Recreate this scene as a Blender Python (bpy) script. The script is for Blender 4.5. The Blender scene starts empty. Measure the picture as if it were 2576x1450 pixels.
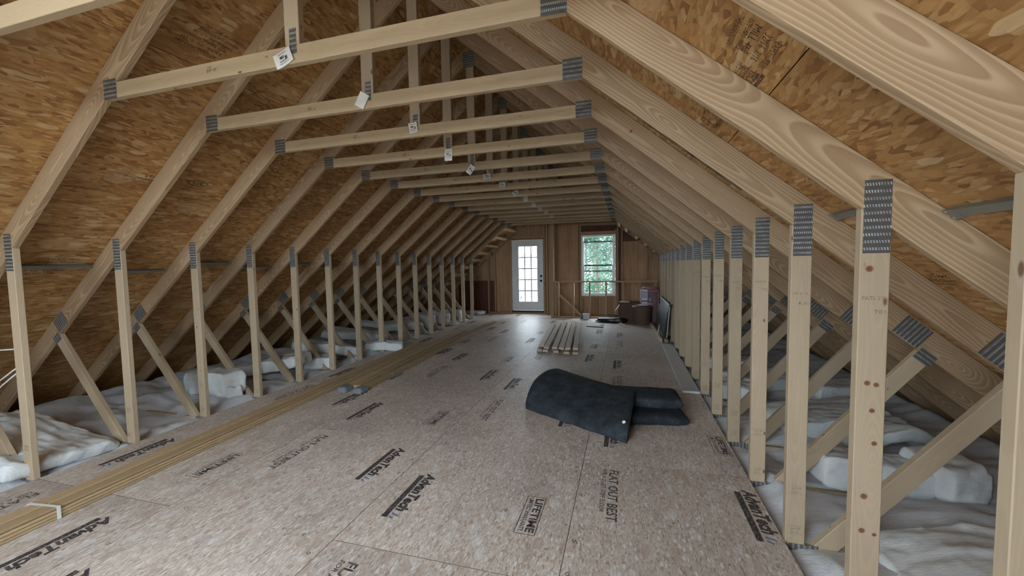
import bpy, bmesh, math, random
from mathutils import Vector, Matrix, noise
random.seed(7)
SC = bpy.context.scene
COL = SC.collection
PI = math.pi
# ------------------------------------------------------------------ camera
F_PX = 1001.43
CAM = Vector((1.6237, -1.699, 1.4682))
YAW, PITCH, ROLL = 0.27851, 0.05919, -0.01806
fw = Vector((-math.sin(YAW)*math.cos(PITCH), math.cos(YAW)*math.cos(PITCH), -math.sin(PITCH)))
rt = Vector((math.cos(YAW), math.sin(YAW), 0)); up = rt.cross(fw)
rt, up = math.cos(ROLL)*rt + math.sin(ROLL)*up, -math.sin(ROLL)*rt + math.cos(ROLL)*up
cd = bpy.data.cameras.new('camera'); cam = bpy.data.objects.new('camera', cd); COL.objects.link(cam)
cd.sensor_width = 36.0; cd.lens = F_PX/2576*36; cd.clip_start = 0.02; cd.clip_end = 300
m = Matrix.Identity(4)
for i in range(3):
    m[i][0], m[i][1], m[i][2], m[i][3] = rt[i], up[i], -fw[i], CAM[i]
cam.matrix_world = m
SC.camera = cam
# ------------------------------------------------------------------ world, light, exposure
SKY = 3.0
EXPOSURE = 2.2
BACKWIN = (-1.35, 1.35, 0.5, 2.9)          # opening of the gable window behind the camera
W = bpy.data.worlds.new('overcast_sky'); SC.world = W; W.use_nodes = True
bg = W.node_tree.nodes['Background']; bg.inputs[0].default_value = (0.84, 0.93, 1.04, 1); bg.inputs[1].default_value = SKY
SC.view_settings.view_transform = 'Standard'; SC.view_settings.look = 'None'
SC.view_settings.gamma = 1.0; SC.view_settings.use_curve_mapping = False
SC.view_settings.exposure = EXPOSURE
SC.cycles.use_denoising = True
SC.cycles.max_bounces = 8; SC.cycles.diffuse_bounces = 4; SC.cycles.glossy_bounces = 2
SC.cycles.use_adaptive_sampling = True; SC.cycles.adaptive_threshold = 0.07; SC.cycles.adaptive_min_samples = 10
SC.cycles.transparent_max_bounces = 12; SC.cycles.transmission_bounces = 4
SC.cycles.caustics_reflective = False; SC.cycles.caustics_refractive = False
SC.cycles.sample_clamp_indirect = 6.0
def portal(x0, x1, z0, z1, y, ry):
    L = bpy.data.lights.new('window_portal', 'AREA'); L.shape = 'RECTANGLE'; L.size = x1-x0; L.size_y = z1-z0
    L.cycles.is_portal = True
    o = bpy.data.objects.new('window_portal', L); COL.objects.link(o)
    o.location = ((x0+x1)/2, y, (z0+z1)/2); o.rotation_euler = (ry, 0, 0)
portal(-1.47, -0.84, 0.33, 2.02, 9.98, -PI/2)
portal(0.45, 1.29, 0.56, 2.2, 9.98, -PI/2)
portal(BACKWIN[0], BACKWIN[1], BACKWIN[2], BACKWIN[3], -3.08, PI/2)

# ------------------------------------------------------------------ dimensions
S = 0.6096                      # truss spacing
HW = 2.4235                     # half width of the room (inner face of the knee posts)
ZU, SL = 1.645, 0.8333          # rafter underside above the post's inner face, roof slope
RV = 0.182                      # rafter depth measured vertically
def und(x): return ZU + SL*(HW-abs(x))
def roofz(x): return und(x) + RV
Y_BACK = 9.75                   # stud face of the far gable
Y_FRONT = -3.0                  # gable behind the camera
N_TRUSS = range(-1, 15)

# ------------------------------------------------------------------ helpers
def setp(o, label=None, cat=None, group=None, kind=None):
    if label: o['label'] = label
    if cat: o['category'] = cat
    if group: o['group'] = group
    if kind: o['kind'] = kind
    return o
def link(name, me, mat=None, parent=None, M=None):
    o = bpy.data.objects.new(name, me); COL.objects.link(o)
    if mat is not None and me is not None and not me.materials: me.materials.append(mat)
    if parent is not None: o.parent = parent
    if M is not None: o.matrix_basis = M
    return o
def empty(name, loc=(0, 0, 0), rz=0):
    o = bpy.data.objects.new(name, None); COL.objects.link(o)
    o.empty_display_size = 0.1; o.location = loc; o.rotation_euler = (0, 0, rz); return o
def mesh(name, v, f, smooth=False):
    me = bpy.data.meshes.new(name); me.from_pydata([tuple(q) for q in v], [], f); me.update()
    if smooth:
        for p in me.polygons: p.use_smooth = True
    return me
def bev(me, off, seg=1):
    bm = bmesh.new(); bm.from_mesh(me)
    bmesh.ops.recalc_face_normals(bm, faces=bm.faces)
    if off: bmesh.ops.bevel(bm, geom=list(bm.edges), offset=off, segments=seg, affect='EDGES', clamp_overlap=True)
    bm.to_mesh(me); bm.free(); return me
def prism_mesh(poly, t, off=0.0025, seg=1):
    n = len(poly)
    v = [(a, b, 0) for a, b in poly] + [(a, b, t) for a, b in poly]
    f = [tuple(range(n))[::-1], tuple(range(n, 2*n))] + [(i, (i+1) % n, n+(i+1) % n, n+i) for i in range(n)]
    return bev(mesh('prism', v, f), off, seg)
def frame(o, ex, ey, ez):
    M = Matrix.Identity(4)
    for i in range(3): M[i][0], M[i][1], M[i][2], M[i][3] = ex[i], ey[i], ez[i], o[i]
    return M
def xz_member(name, poly, axis, y0, t, mat, parent, off=0.0025):
    """prism whose outline lies in an x-z plane; its grain runs along axis"""
    ex = Vector((axis[0], 0, axis[1])).normalized(); ez = Vector((0, 1, 0)); ey = ez.cross(ex)
    cx = sum(p[0] for p in poly)/len(poly); cz = sum(p[1] for p in poly)/len(poly)
    O = Vector((cx, y0, cz)); loc = []
    for x, z in poly:
        d = Vector((x, y0, z))-O; loc.append((d.dot(ex), d.dot(ey)))
    return link(name, prism_mesh(loc, t, off), mat, parent, frame(O, ex, ey, ez))
BOXC = {}
def box_mesh(l, w, t, off=0.0025):
    k = (round(l, 4), round(w, 4), round(t, 4), off)
    if k not in BOXC: BOXC[k] = prism_mesh([(-l/2, -w/2), (l/2, -w/2), (l/2, w/2), (-l/2, w/2)], t, off)
    return BOXC[k]
def bar(name, p0, p1, w, t, mat, parent=None, upv=(0, 0, 1), off=0.0025, fresh=False):
    """straight bar from p0 to p1; w across, t along upv (centred)"""
    p0, p1 = Vector(p0), Vector(p1); ex = (p1-p0).normalized(); ez = Vector(upv)
    ez = (ez-ez.dot(ex)*ex).normalized(); ey = ez.cross(ex)
    return link(name, box_mesh((p1-p0).length, w, t, off), mat, parent, frame((p0+p1)/2-ez*t/2, ex, ey, ez))
def abox(name, x0, x1, y0, y1, z0, z1, mat, parent=None, off=0.002):
    """axis-aligned box, grain along its longest side"""
    d = [x1-x0, y1-y0, z1-z0]; c = Vector(((x0+x1)/2, (y0+y1)/2, (z0+z1)/2)); k = d.index(max(d))
    A = [Vector((1, 0, 0)), Vector((0, 1, 0)), Vector((0, 0, 1))]
    q, r = (k+1) % 3, (k+2) % 3
    if d[r] > d[q]: q, r = r, q                 # the thinnest side is local z
    ex, ey = A[k], A[q]; ez = ex.cross(ey)
    l, w, t = d[k], d[q], d[r]
    return link(name, box_mesh(l, w, t, min(off, 0.3*min(d))), mat, parent, frame(c-ez*t/2, ex, ey, ez))
def clip(poly, a, b, c):
    """keep a*x+b*z<=c"""
    out = []
    for i in range(len(poly)):
        p, q = poly[i], poly[(i+1) % len(poly)]
        dp, dq = a*p[0]+b*p[1]-c, a*q[0]+b*q[1]-c
        if dp <= 0: out.append(p)
        if dp*dq < 0:
            t = dp/(dp-dq); out.append((p[0]+t*(q[0]-p[0]), p[1]+t*(q[1]-p[1])))
    return out
def tube_mesh(pts, r, n=8, cap=True):
    v, f = [], []; pts = [Vector(p) for p in pts]
    for i, p in enumerate(pts):
        d = (pts[min(i+1, len(pts)-1)]-pts[max(i-1, 0)]).normalized()
        a = d.orthogonal().normalized() if i == 0 else (a-a.dot(d)*d).normalized()
        b = d.cross(a)
        for k in range(n):
            w = 2*PI*k/n; v.append(p+r*(math.cos(w)*a+math.sin(w)*b))
    for i in range(len(pts)-1):
        for k in range(n): f.append((i*n+k, i*n+(k+1) % n, (i+1)*n+(k+1) % n, (i+1)*n+k))
    if cap: f += [tuple(range(n))[::-1], tuple(range((len(pts)-1)*n, len(pts)*n))]
    return mesh('tube', v, f, True)
def lathe_mesh(prof, n=32, smooth=True):
    v, f = [], []
    for r, z in prof:
        for k in range(n): v.append((r*math.cos(2*PI*k/n), r*math.sin(2*PI*k/n), z))
    for i in range(len(prof)-1):
        for k in range(n): f.append((i*n+k, i*n+(k+1) % n, (i+1)*n+(k+1) % n, (i+1)*n+k))
    return mesh('lathe', v, f, smooth)
def copy_tree(o, parent=None):
    c = o.copy(); COL.objects.link(c); c.parent = parent
    for ch in o.children: copy_tree(ch, c)
    return c

# ------------------------------------------------------------------ materials
class NT:
    def __init__(s, name):
        s.m = bpy.data.materials.new(name); s.m.use_nodes = True; s.t = s.m.node_tree
        s.p = s.t.nodes['Principled BSDF']; s.out = s.t.nodes['Material Output']
    def n(s, typ, **kw):
        q = s.t.nodes.new(typ)
        for k, v in kw.items(): setattr(q, k, v)
        return q
    def put(s, sock, val):
        if hasattr(val, 'is_linked') or isinstance(val, bpy.types.NodeSocket): s.t.links.new(val, sock)
        else: sock.default_value = val
    def math(s, op, a, b=None, c=None, clamp=False):
        q = s.n('ShaderNodeMath', operation=op, use_clamp=clamp)
        for i, x in enumerate((a, b, c)):
            if x is not None: s.put(q.inputs[i], x)
        return q.outputs[0]
    def vmath(s, op, a, b=None, scale=None):
        q = s.n('ShaderNodeVectorMath', operation=op); s.put(q.inputs[0], a)
        if b is not None: s.put(q.inputs[1], b)
        if scale is not None: s.put(q.inputs[3], scale)
        return q.outputs[0]
    def mix(s, f, a, b, mode='MIX'):
        q = s.n('ShaderNodeMix', data_type='RGBA', blend_type=mode)
        s.put(q.inputs[0], f); s.put(q.inputs[6], a if not isinstance(a, tuple) else (*a, 1)[:4]); s.put(q.inputs[7], b if not isinstance(b, tuple) else (*b, 1)[:4])
        return q.outputs[2]
    def noise(s, vec, scale, detail=2, rough=0.5, dist=0.0, dim='3D'):
        q = s.n('ShaderNodeTexNoise', noise_dimensions=dim); s.put(q.inputs['Vector'], vec)
        q.inputs['Scale'].default_value = scale; q.inputs['Detail'].default_value = detail
        q.inputs['Roughness'].default_value = rough; q.inputs['Distortion'].default_value = dist
        return q.outputs[0]
    def voro(s, vec, scale, feature='F1', dim='2D'):
        q = s.n('ShaderNodeTexVoronoi', voronoi_dimensions=dim, feature=feature); s.put(q.inputs['Vector'], vec)
        q.inputs['Scale'].default_value = scale; return q
    def ramp(s, fac, stops, interp='LINEAR'):
        q = s.n('ShaderNodeValToRGB'); q.color_ramp.interpolation = interp; e = q.color_ramp.elements
        while len(e) < len(stops): e.new(0.5)
        for i, (p, c) in enumerate(stops):
            e[i].position = p; e[i].color = (c, c, c, 1) if not isinstance(c, tuple) else (*c, 1)[:4]
        s.put(q.inputs[0], fac); return q.outputs[0]
    def coords(s, rnd=True):
        tc = s.n('ShaderNodeTexCoord').outputs['Object']
        if not rnd: return tc
        r = s.n('ShaderNodeObjectInfo').outputs['Random']
        q = s.n('ShaderNodeCombineXYZ')
        s.put(q.inputs[0], s.math('MULTIPLY', r, 37.0)); s.put(q.inputs[1], s.math('MULTIPLY', r, 91.0)); s.put(q.inputs[2], s.math('MULTIPLY', r, 53.0))
        return s.vmath('ADD', tc, q.outputs[0])
    def rand(s): return s.n('ShaderNodeObjectInfo').outputs['Random']
    def mapping(s, vec, rot=(0, 0, 0), scale=(1, 1, 1)):
        q = s.n('ShaderNodeMapping'); s.put(q.inputs[0], vec); q.inputs[2].default_value = rot; q.inputs[3].default_value = scale
        return q.outputs[0]
    def bump(s, h, strength, dist):
        q = s.n('ShaderNodeBump'); q.inputs['Strength'].default_value = strength; q.inputs['Distance'].default_value = dist
        s.put(q.inputs['Height'], h); s.put(s.p.inputs['Normal'], q.outputs[0])
    def fin(s, col, rough=0.6, metal=0.0, spec=0.5):
        s.put(s.p.inputs['Base Color'], (*col, 1)[:4] if isinstance(col, tuple) else col)
        s.put(s.p.inputs['Roughness'], rough); s.p.inputs['Metallic'].default_value = metal
        s.p.inputs['Specular IOR Level'].default_value = spec
        return s.m
def plain(name, col, rough=0.6, metal=0.0, spec=0.5, var=0.12, scale=6):
    t = NT(name); v = t.coords()
    f = t.noise(v, scale, 4, 0.6)
    c = t.mix(f, tuple(x*(1-var) for x in col), tuple(min(1, x*(1+var)) for x in col))
    return t.fin(c, rough, metal, spec)
def wood(name, light, dark, rings, ringmix, knots=0.0, knotcol=(0.13, 0.055, 0.03), wander=0.10, rough=0.62, knotx=3.4, knoty=9, ks=(0.11, 0.06)):
    """flat-sawn softwood: growth rings around a wandering pith; local x is the length of the stick"""
    t = NT(name); raw = t.coords(False); v = t.coords(); r = t.rand()
    sp = t.n('ShaderNodeSeparateXYZ'); t.put(sp.inputs[0], raw); sv = t.n('ShaderNodeSeparateXYZ'); t.put(sv.inputs[0], v)
    n1 = t.n('ShaderNodeTexNoise', noise_dimensions='2D'); t.put(n1.inputs['Vector'], t.mapping(v, scale=(0.75, 1.2, 1)))
    n1.inputs['Scale'].default_value = 1.0; n1.inputs['Detail'].default_value = 1.5
    n2 = t.noise(t.mapping(v, scale=(2.2, 14, 14)), 1.0, 1.5, 0.5)
    y = t.math('ADD', sp.outputs[1], t.math('MULTIPLY', t.math('SUBTRACT', r, 0.5), 0.07))
    y = t.math('ADD', y, t.math('MULTIPLY', t.math('SUBTRACT', n2, 0.5), 0.030))
    z = t.math('ADD', sp.outputs[2], t.math('MULTIPLY', t.math('SUBTRACT', n1.outputs[0], 0.42), wander*3))
    d = t.math('SQRT', t.math('ADD', t.math('MULTIPLY', y, y), t.math('MULTIPLY', z, z)))
    saw = t.math('FRACT', t.math('MULTIPLY', d, rings))
    band = t.ramp(saw, [(0.0, 0.0), (0.16, 0.15), (0.45, 0.75), (0.9, 1.0), (1.0, 0.0)])
    fine = t.noise(t.mapping(v, scale=(2.5, 110, 110)), 1.0, 2, 0.6)
    f = t.math('ADD', t.math('MULTIPLY', band, ringmix), t.math('MULTIPLY', t.math('SUBTRACT', fine, 0.5), 0.35))
    f = t.math('ADD', f, t.math('MULTIPLY', t.math('SUBTRACT', n2, 0.5), 0.5), clamp=True)
    c = t.vmath('SCALE', t.mix(f, light, dark), scale=t.math('MULTIPLY_ADD', r, 0.24, 0.88))
    if knots:
        q = t.voro(t.mapping(v, scale=(knotx, knoty, knoty)), 1.0, 'F1', '3D')
        sep = t.n('ShaderNodeSeparateColor'); t.put(sep.inputs[0], q.outputs['Color'])
        have = t.math('LESS_THAN', sep.outputs[0], knots)
        size = t.math('MULTIPLY_ADD', sep.outputs[1], *ks)
        k = t.math('SUBTRACT', 1.0, t.math('DIVIDE', q.outputs['Distance'], size), clamp=True)
        k = t.math('MULTIPLY', t.math('MULTIPLY', k, 2.6, clamp=True), have)
        c = t.mix(t.math('MULTIPLY', k, 0.85), c, knotcol)
    return t.fin(c, rough, 0, 0.35)
def osb(name, cols, sx, sy, rough, spec, fleck=None, layers=4, bump=0.3, angs=(0.0, 0.5, -0.4, 1.2, -0.15)):
    t = NT(name); v = t.coords(); base = None
    wob = t.n('ShaderNodeTexNoise', noise_dimensions='2D'); t.put(wob.inputs['Vector'], v); wob.inputs['Scale'].default_value = sy*0.35; wob.inputs['Detail'].default_value = 2
    vd = t.vmath('ADD', v, t.vmath('SCALE', t.vmath('SUBTRACT', wob.outputs['Color'], (0.5, 0.5, 0.5)), scale=0.55/sy))
    hgt = None
    for k in range(layers):
        mp = t.mapping(t.vmath('ADD', vd, (k*3.7, k*1.9, 0)), rot=(0, 0, angs[k]), scale=(sx*(1, 1.5, 2.2, 3.2)[k], sy*(1, 1.4, 2.0, 2.8)[k], 1))
        q = t.voro(mp, 1.0)
        sep = t.n('ShaderNodeSeparateColor'); t.put(sep.inputs[0], q.outputs['Color'])
        c = t.ramp(sep.outputs[0], [(i/(len(cols)-1), c) for i, c in enumerate(cols)])
        edge = t.math('MULTIPLY', t.math('SUBTRACT', q.outputs['Distance'], 0.45, clamp=True), 0.9, clamp=True)
        c = t.mix(edge, c, cols[0])
        if base is None: base = c; hgt = sep.outputs[0]
        else:
            msk = t.math('GREATER_THAN', sep.outputs[1], 0.48+0.07*k)
            base = t.mix(msk, base, c); hgt = t.math('ADD', hgt, t.math('MULTIPLY', msk, sep.outputs[2]))
    fib = t.noise(t.mapping(v, rot=(0, 0, 0.2), scale=(sx*2.5, sy*9, 1)), 1.0, 2, 0.6, dim='2D')
    base = t.mix(t.math('MULTIPLY', t.math('SUBTRACT', fib, 0.42, clamp=True), 0.9, clamp=True), base, cols[0])
    big = t.noise(v, 1.3, 3, 0.6, dim='2D')
    base = t.vmath('SCALE', base, scale=t.math('MULTIPLY_ADD', big, 0.5, 0.75))
    base = t.vmath('SCALE', base, scale=t.math('MULTIPLY_ADD', t.rand(), 0.2, 0.9))
    if fleck:
        q = t.voro(t.mapping(vd, rot=(0, 0, 0.3), scale=(sx*1.1, sy*0.9, 1)), 1.0)
        sep = t.n('ShaderNodeSeparateColor'); t.put(sep.inputs[0], q.outputs['Color'])
        msk = t.math('MULTIPLY', t.math('GREATER_THAN', sep.outputs[1], 0.9), t.math('LESS_THAN', q.outputs['Distance'], 0.4))
        base = t.mix(t.math('MULTIPLY', msk, 0.6), base, fleck)
        q = t.voro(t.mapping(vd, rot=(0, 0, -0.5), scale=(sx*0.42, sy*0.22, 1)), 1.0)
        sep = t.n('ShaderNodeSeparateColor'); t.put(sep.inputs[0], q.outputs['Color'])
        far = t.math('LESS_THAN', q.outputs['Distance'], 0.42)
        base = t.mix(t.math('MULTIPLY', t.math('MULTIPLY', t.math('GREATER_THAN', sep.outputs[1], 0.93), far), 0.3), base, fleck)
        base = t.mix(t.math('MULTIPLY', t.math('MULTIPLY', t.math('LESS_THAN', sep.outputs[1], 0.07), far), 0.5), base, tuple(x*1.2 for x in cols[0]))
    return t.fin(base, rough, 0, spec)

M = {}
M['rafter'] = wood('pine_rafter', (0.455, 0.325, 0.20), (0.30, 0.187, 0.105), 78.0, 0.85, 0.05, knotx=1.2, wander=0.13)
M['stud'] = wood('spruce_stud', (0.45, 0.35, 0.24), (0.35, 0.25, 0.16), 120.0, 0.26, 0.45, knotx=7, knoty=16, ks=(0.11, 0.05))
M['tie'] = wood('spruce_tie', (0.52, 0.395, 0.255), (0.41, 0.29, 0.175), 110.0, 0.26, 0.40, knotx=6, knoty=15, ks=(0.10, 0.05))
M['wallstud'] = wood('fir_wall_stud', (0.40, 0.27, 0.16), (0.30, 0.185, 0.10), 90.0, 0.40, 0.15)
M['board'] = wood('strapping_wood', (0.50, 0.37, 0.22), (0.37, 0.245, 0.13), 90.0, 0.45, 0.10)
M['lumber'] = wood('pale_lumber', (0.58, 0.49, 0.38), (0.44, 0.34, 0.24), 80.0, 0.40, 0.2)
M['roof'] = osb('roof_strand_board', [(0.23, 0.105, 0.036), (0.36, 0.185, 0.066), (0.43, 0.235, 0.087), (0.46, 0.26, 0.10), (0.54, 0.35, 0.165)], 7, 26, 0.55, 0.35, fleck=(0.62, 0.46, 0.27), angs=(0.0, 0.45, -0.35, 1.0, -0.7))
M['floor'] = osb('subfloor_strand_board', [(0.36, 0.275, 0.22), (0.55, 0.46, 0.395), (0.60, 0.52, 0.455), (0.63, 0.56, 0.50), (0.74, 0.70, 0.66)], 20, 70, 0.5, 0.45, fleck=(0.80, 0.80, 0.80), angs=(0.2, 1.0, -0.7, 1.8, -1.3))
M['ply'] = osb('wall_plywood', [(0.33, 0.195, 0.11), (0.39, 0.24, 0.14), (0.41, 0.255, 0.15), (0.44, 0.28, 0.17)], 1.2, 22, 0.6, 0.3, layers=2)
M['redply'] = osb('red_sheathing', [(0.10, 0.035, 0.022), (0.13, 0.048, 0.03), (0.16, 0.062, 0.04)], 3, 16, 0.6, 0.3, layers=2)
def steel():
    t = NT('galvanized_plate'); v = t.coords(False); sep = t.n('ShaderNodeSeparateXYZ'); t.put(sep.inputs[0], v)
    row = t.math('FLOOR', t.math('DIVIDE', sep.outputs[0], 0.025))
    fx = t.math('ABSOLUTE', t.math('SUBTRACT', t.math('FRACT', t.math('DIVIDE', sep.outputs[0], 0.025)), 0.5))
    sh = t.math('ADD', sep.outputs[1], t.math('MULTIPLY', sep.outputs[0], 0.25))
    fy = t.math('ABSOLUTE', t.math('SUBTRACT', t.math('FRACT', t.math('DIVIDE', sh, 0.0085)), 0.5))
    msk = t.math('MULTIPLY', t.math('LESS_THAN', fx, 0.2), t.math('LESS_THAN', fy, 0.26))
    wv = t.noise(t.coords(True), 30, 2)
    on = t.math('MULTIPLY', msk, t.ramp(wv, [(0.3, 0.35), (0.6, 1.0)]))
    c = t.mix(on, (0.135, 0.13, 0.123), (0.50, 0.51, 0.52))  # slots painted pale to stand in for their glint
    t.put(t.p.inputs['Metallic'], t.math('MULTIPLY_ADD', on, -0.3, 0.4))
    t.bump(msk, 0.5, 0.002)
    t.put(t.p.inputs['Base Color'], c); t.p.inputs['Roughness'].default_value = 0.42
    return t.m
M['plate'] = steel()
M['steel'] = plain('galvanized_steel', (0.30, 0.33, 0.33), 0.4, 0.75)
M['ink'] = None
def ink(name, col, wear=0.5, under=(0.42, 0.33, 0.25)):
    t = NT(name); v = t.coords()
    f = t.noise(v, 90, 3, 0.7); f = t.ramp(f, [(0.48, 0.0), (0.64, wear)])
    return t.fin(t.mix(f, col, under), 0.6, 0, 0.3)
M['ink'] = ink('black_print', (0.035, 0.036, 0.045))
M['inkgrey'] = ink('worn_print', (0.10, 0.095, 0.095), 0.8)
M['inkblue'] = ink('blue_print', (0.10, 0.19, 0.42), 0.9)
M['inkroof'] = ink('brown_stamp', (0.07, 0.04, 0.03), 0.75, (0.36, 0.2, 0.08))
M['inkstud'] = ink('pencil_stamp', (0.16, 0.13, 0.10), 0.8, (0.55, 0.4, 0.24))
def fluffy(name, a, b):
    t = NT(name); v = t.coords()
    n1 = t.noise(t.mapping(v, scale=(2.5, 9, 6)), 1.0, 3, 0.65); n2 = t.noise(t.mapping(v, scale=(40, 140, 90)), 1.0, 1, 0.7)
    c = t.mix(t.math('ADD', t.math('MULTIPLY', n1, 0.7), t.math('MULTIPLY', n2, 0.3)), a, b)
    t.bump(t.math('ADD', n1, t.math('MULTIPLY', n2, 0.25)), 0.5, 0.012)
    return t.fin(c, 0.85, 0, 0.15)
M['batt'] = fluffy('white_fiberglass', (0.58, 0.61, 0.61), (0.93, 0.96, 0.98))
M['blanket'] = fluffy('greyish_fiberglass', (0.42, 0.43, 0.45), (0.86, 0.88, 0.92))
M['felt'] = None
def felt():
    t = NT('black_felt'); v = t.coords()
    n1 = t.noise(v, 9, 4, 0.65); n2 = t.noise(v, 140, 3, 0.75)
    f = t.math('MULTIPLY', t.ramp(n1, [(0.35, 0.0), (0.75, 1.0)]), t.ramp(n2, [(0.42, 0.15), (0.72, 1.0)]))
    c = t.mix(f, (0.017, 0.021, 0.026), (0.11, 0.13, 0.16)); t.bump(n2, 0.5, 0.004)
    return t.fin(c, 0.8, 0, 0.3)
M['felt'] = felt()
M['white'] = plain('white_paint', (0.74, 0.76, 0.78), 0.4)
M['vinyl'] = plain('white_vinyl', (0.78, 0.80, 0.82), 0.35)
M['shadowvinyl'] = plain('shadow_grey_vinyl', (0.10, 0.11, 0.11), 0.5)  # window rails in dark grey, their shadow put into the colour
M['foam'] = plain('white_foam_board', (0.60, 0.60, 0.61), 0.6, scale=60, var=0.1)
M['foamedge'] = plain('foam_edge', (0.82, 0.83, 0.85), 0.6)
M['black'] = plain('black_plastic', (0.012, 0.012, 0.013), 0.35)
M['darkmetal'] = plain('dark_ribbed_metal', (0.05, 0.05, 0.052), 0.35, 0.3)
M['bronze'] = plain('dark_bronze', (0.02, 0.018, 0.016), 0.35, 0.6)
M['card'] = plain('brown_cardboard', (0.11, 0.065, 0.042), 0.8)
M['fiber'] = plain('fiber_drum_brown', (0.13, 0.08, 0.055), 0.7)
M['paper'] = plain('white_paper', (0.80, 0.80, 0.79), 0.7)
M['tub'] = plain('milky_plastic', (0.66, 0.68, 0.80), 0.35)
M['rubber'] = plain('threshold_rubber', (0.02, 0.018, 0.018), 0.5)
M['wrap'] = plain('blue_grey_wrap', (0.20, 0.225, 0.25), 0.35, scale=30, var=0.3)
M['strap'] = plain('white_strap', (0.78, 0.78, 0.76), 0.5)
M['pinkbag'] = plain('pinkish_film', (0.33, 0.22, 0.24), 0.35, var=0.2, scale=9)
M['purple'] = plain('purple_print', (0.09, 0.045, 0.09), 0.4)
M['redprint'] = plain('red_print', (0.42, 0.05, 0.11), 0.4)
M['cable'] = plain('white_cable', (0.72, 0.73, 0.74), 0.45)
M['roofing'] = plain('roof_underlay', (0.03, 0.03, 0.03), 0.9)
M['grass'] = plain('bare_ground', (0.30, 0.28, 0.24), 0.9, var=0.4, scale=0.7)
M['bark'] = plain('bark', (0.13, 0.10, 0.075), 0.9, var=0.3)
def glass():
    t = NT('window_glass'); tr = t.n('ShaderNodeBsdfTransparent'); gl = t.n('ShaderNodeBsdfGlossy'); gl.inputs['Roughness'].default_value = 0.02
    tr.inputs[0].default_value = (0.96, 0.985, 0.98, 1)
    mx = t.n('ShaderNodeMixShader'); mx.inputs[0].default_value = 0.008
    t.t.links.new(tr.outputs[0], mx.inputs[1]); t.t.links.new(gl.outputs[0], mx.inputs[2]); t.t.links.new(mx.outputs[0], t.out.inputs[0])
    return t.m
M['glass'] = glass()
def leaf(name, a, b):
    t = NT(name); c = t.mix(t.noise(t.coords(), 2.2, 3, 0.6), a, b)
    d = t.n('ShaderNodeBsdfDiffuse'); tr = t.n('ShaderNodeBsdfTranslucent'); t.put(d.inputs[0], c); t.put(tr.inputs[0], c)
    mx = t.n('ShaderNodeMixShader'); mx.inputs[0].default_value = 0.5
    t.t.links.new(d.outputs[0], mx.inputs[1]); t.t.links.new(tr.outputs[0], mx.inputs[2]); t.t.links.new(mx.outputs[0], t.out.inputs[0])
    return t.m
M['leaf'] = leaf('pale_green_leaves', (0.03, 0.075, 0.06), (0.10, 0.17, 0.11))

# ------------------------------------------------------------------ text
TXT = {}
def text_mesh(s, size, bold=0.0, shear=0.0, align='LEFT', space=1.0):
    k = (s, size, bold, shear, align, space)
    if k in TXT: return TXT[k]
    cu = bpy.data.curves.new('print', 'FONT'); cu.body = s; cu.size = size; cu.offset = bold; cu.shear = shear
    cu.align_x = align; cu.space_character = space; cu.resolution_u = 2; cu.fill_mode = 'FRONT'
    o = bpy.data.objects.new('print', cu); COL.objects.link(o)
    dg = bpy.context.evaluated_depsgraph_get()
    me = bpy.data.meshes.new_from_object(o.evaluated_get(dg)); me.materials.clear()
    bpy.data.objects.remove(o); bpy.data.curves.remove(cu); TXT[k] = me; return me
def width(me): xs = [v.co.x for v in me.vertices]; return max(xs)-min(xs)
def join_flat(parts):
    """one mesh out of [(mesh, dx, dy, sx, sy)] lying in the xy plane"""
    v, f = [], []
    for me, dx, dy, sx, sy in parts:
        b = len(v); v += [(q.co.x*sx+dx, q.co.y*sy+dy, 0) for q in me.vertices]; f += [tuple(i+b for i in p.vertices) for p in me.polygons]
    return mesh('print', v, f)
def rect(x0, x1, y0, y1): return mesh('rect', [(x0, y0, 0), (x1, y0, 0), (x1, y1, 0), (x0, y1, 0)], [(0, 1, 2, 3)])
def R1(x0, x1, y0, y1): return (rect(x0, x1, y0, y1), 0, 0, 1, 1)
def ringm(rx, ry, w, n=28):
    v = [((rx-w*k)*math.cos(2*PI*i/n), (ry-w*k)*math.sin(2*PI*i/n), 0) for k in (0, 1) for i in range(n)]
    return mesh('ring', v, [(i, (i+1) % n, n+(i+1) % n, n+i) for i in range(n)])

# ------------------------------------------------------------------ floor
FT = 0.018
floor = empty('floor'); setp(floor, 'grey-tan strand board subfloor of large printed sheets', kind='structure')
ROWS = [(-2.42, -1.12, 0.019, -2.34), (-1.117, 0.10, 1.238, -1.117), (0.103, 1.32, 0.019, 0.103), (1.323, 2.42, 1.238, 1.323)]
def fit_text(s, length, height, bold, shear=0.0, space=1.0):
    me = text_mesh(s, 1.0, bold, shear, 'LEFT', space)
    xs = [q.co.x for q in me.vertices]; ys = [q.co.y for q in me.vertices]
    return me, -min(xs)*length/(max(xs)-min(xs)), -min(ys)*height/(max(ys)-min(ys)), length/(max(xs)-min(xs)), height/(max(ys)-min(ys))
def sh(p, dx, dy): return (p[0], p[1]+dx, p[2]+dy, p[3], p[4])
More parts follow.
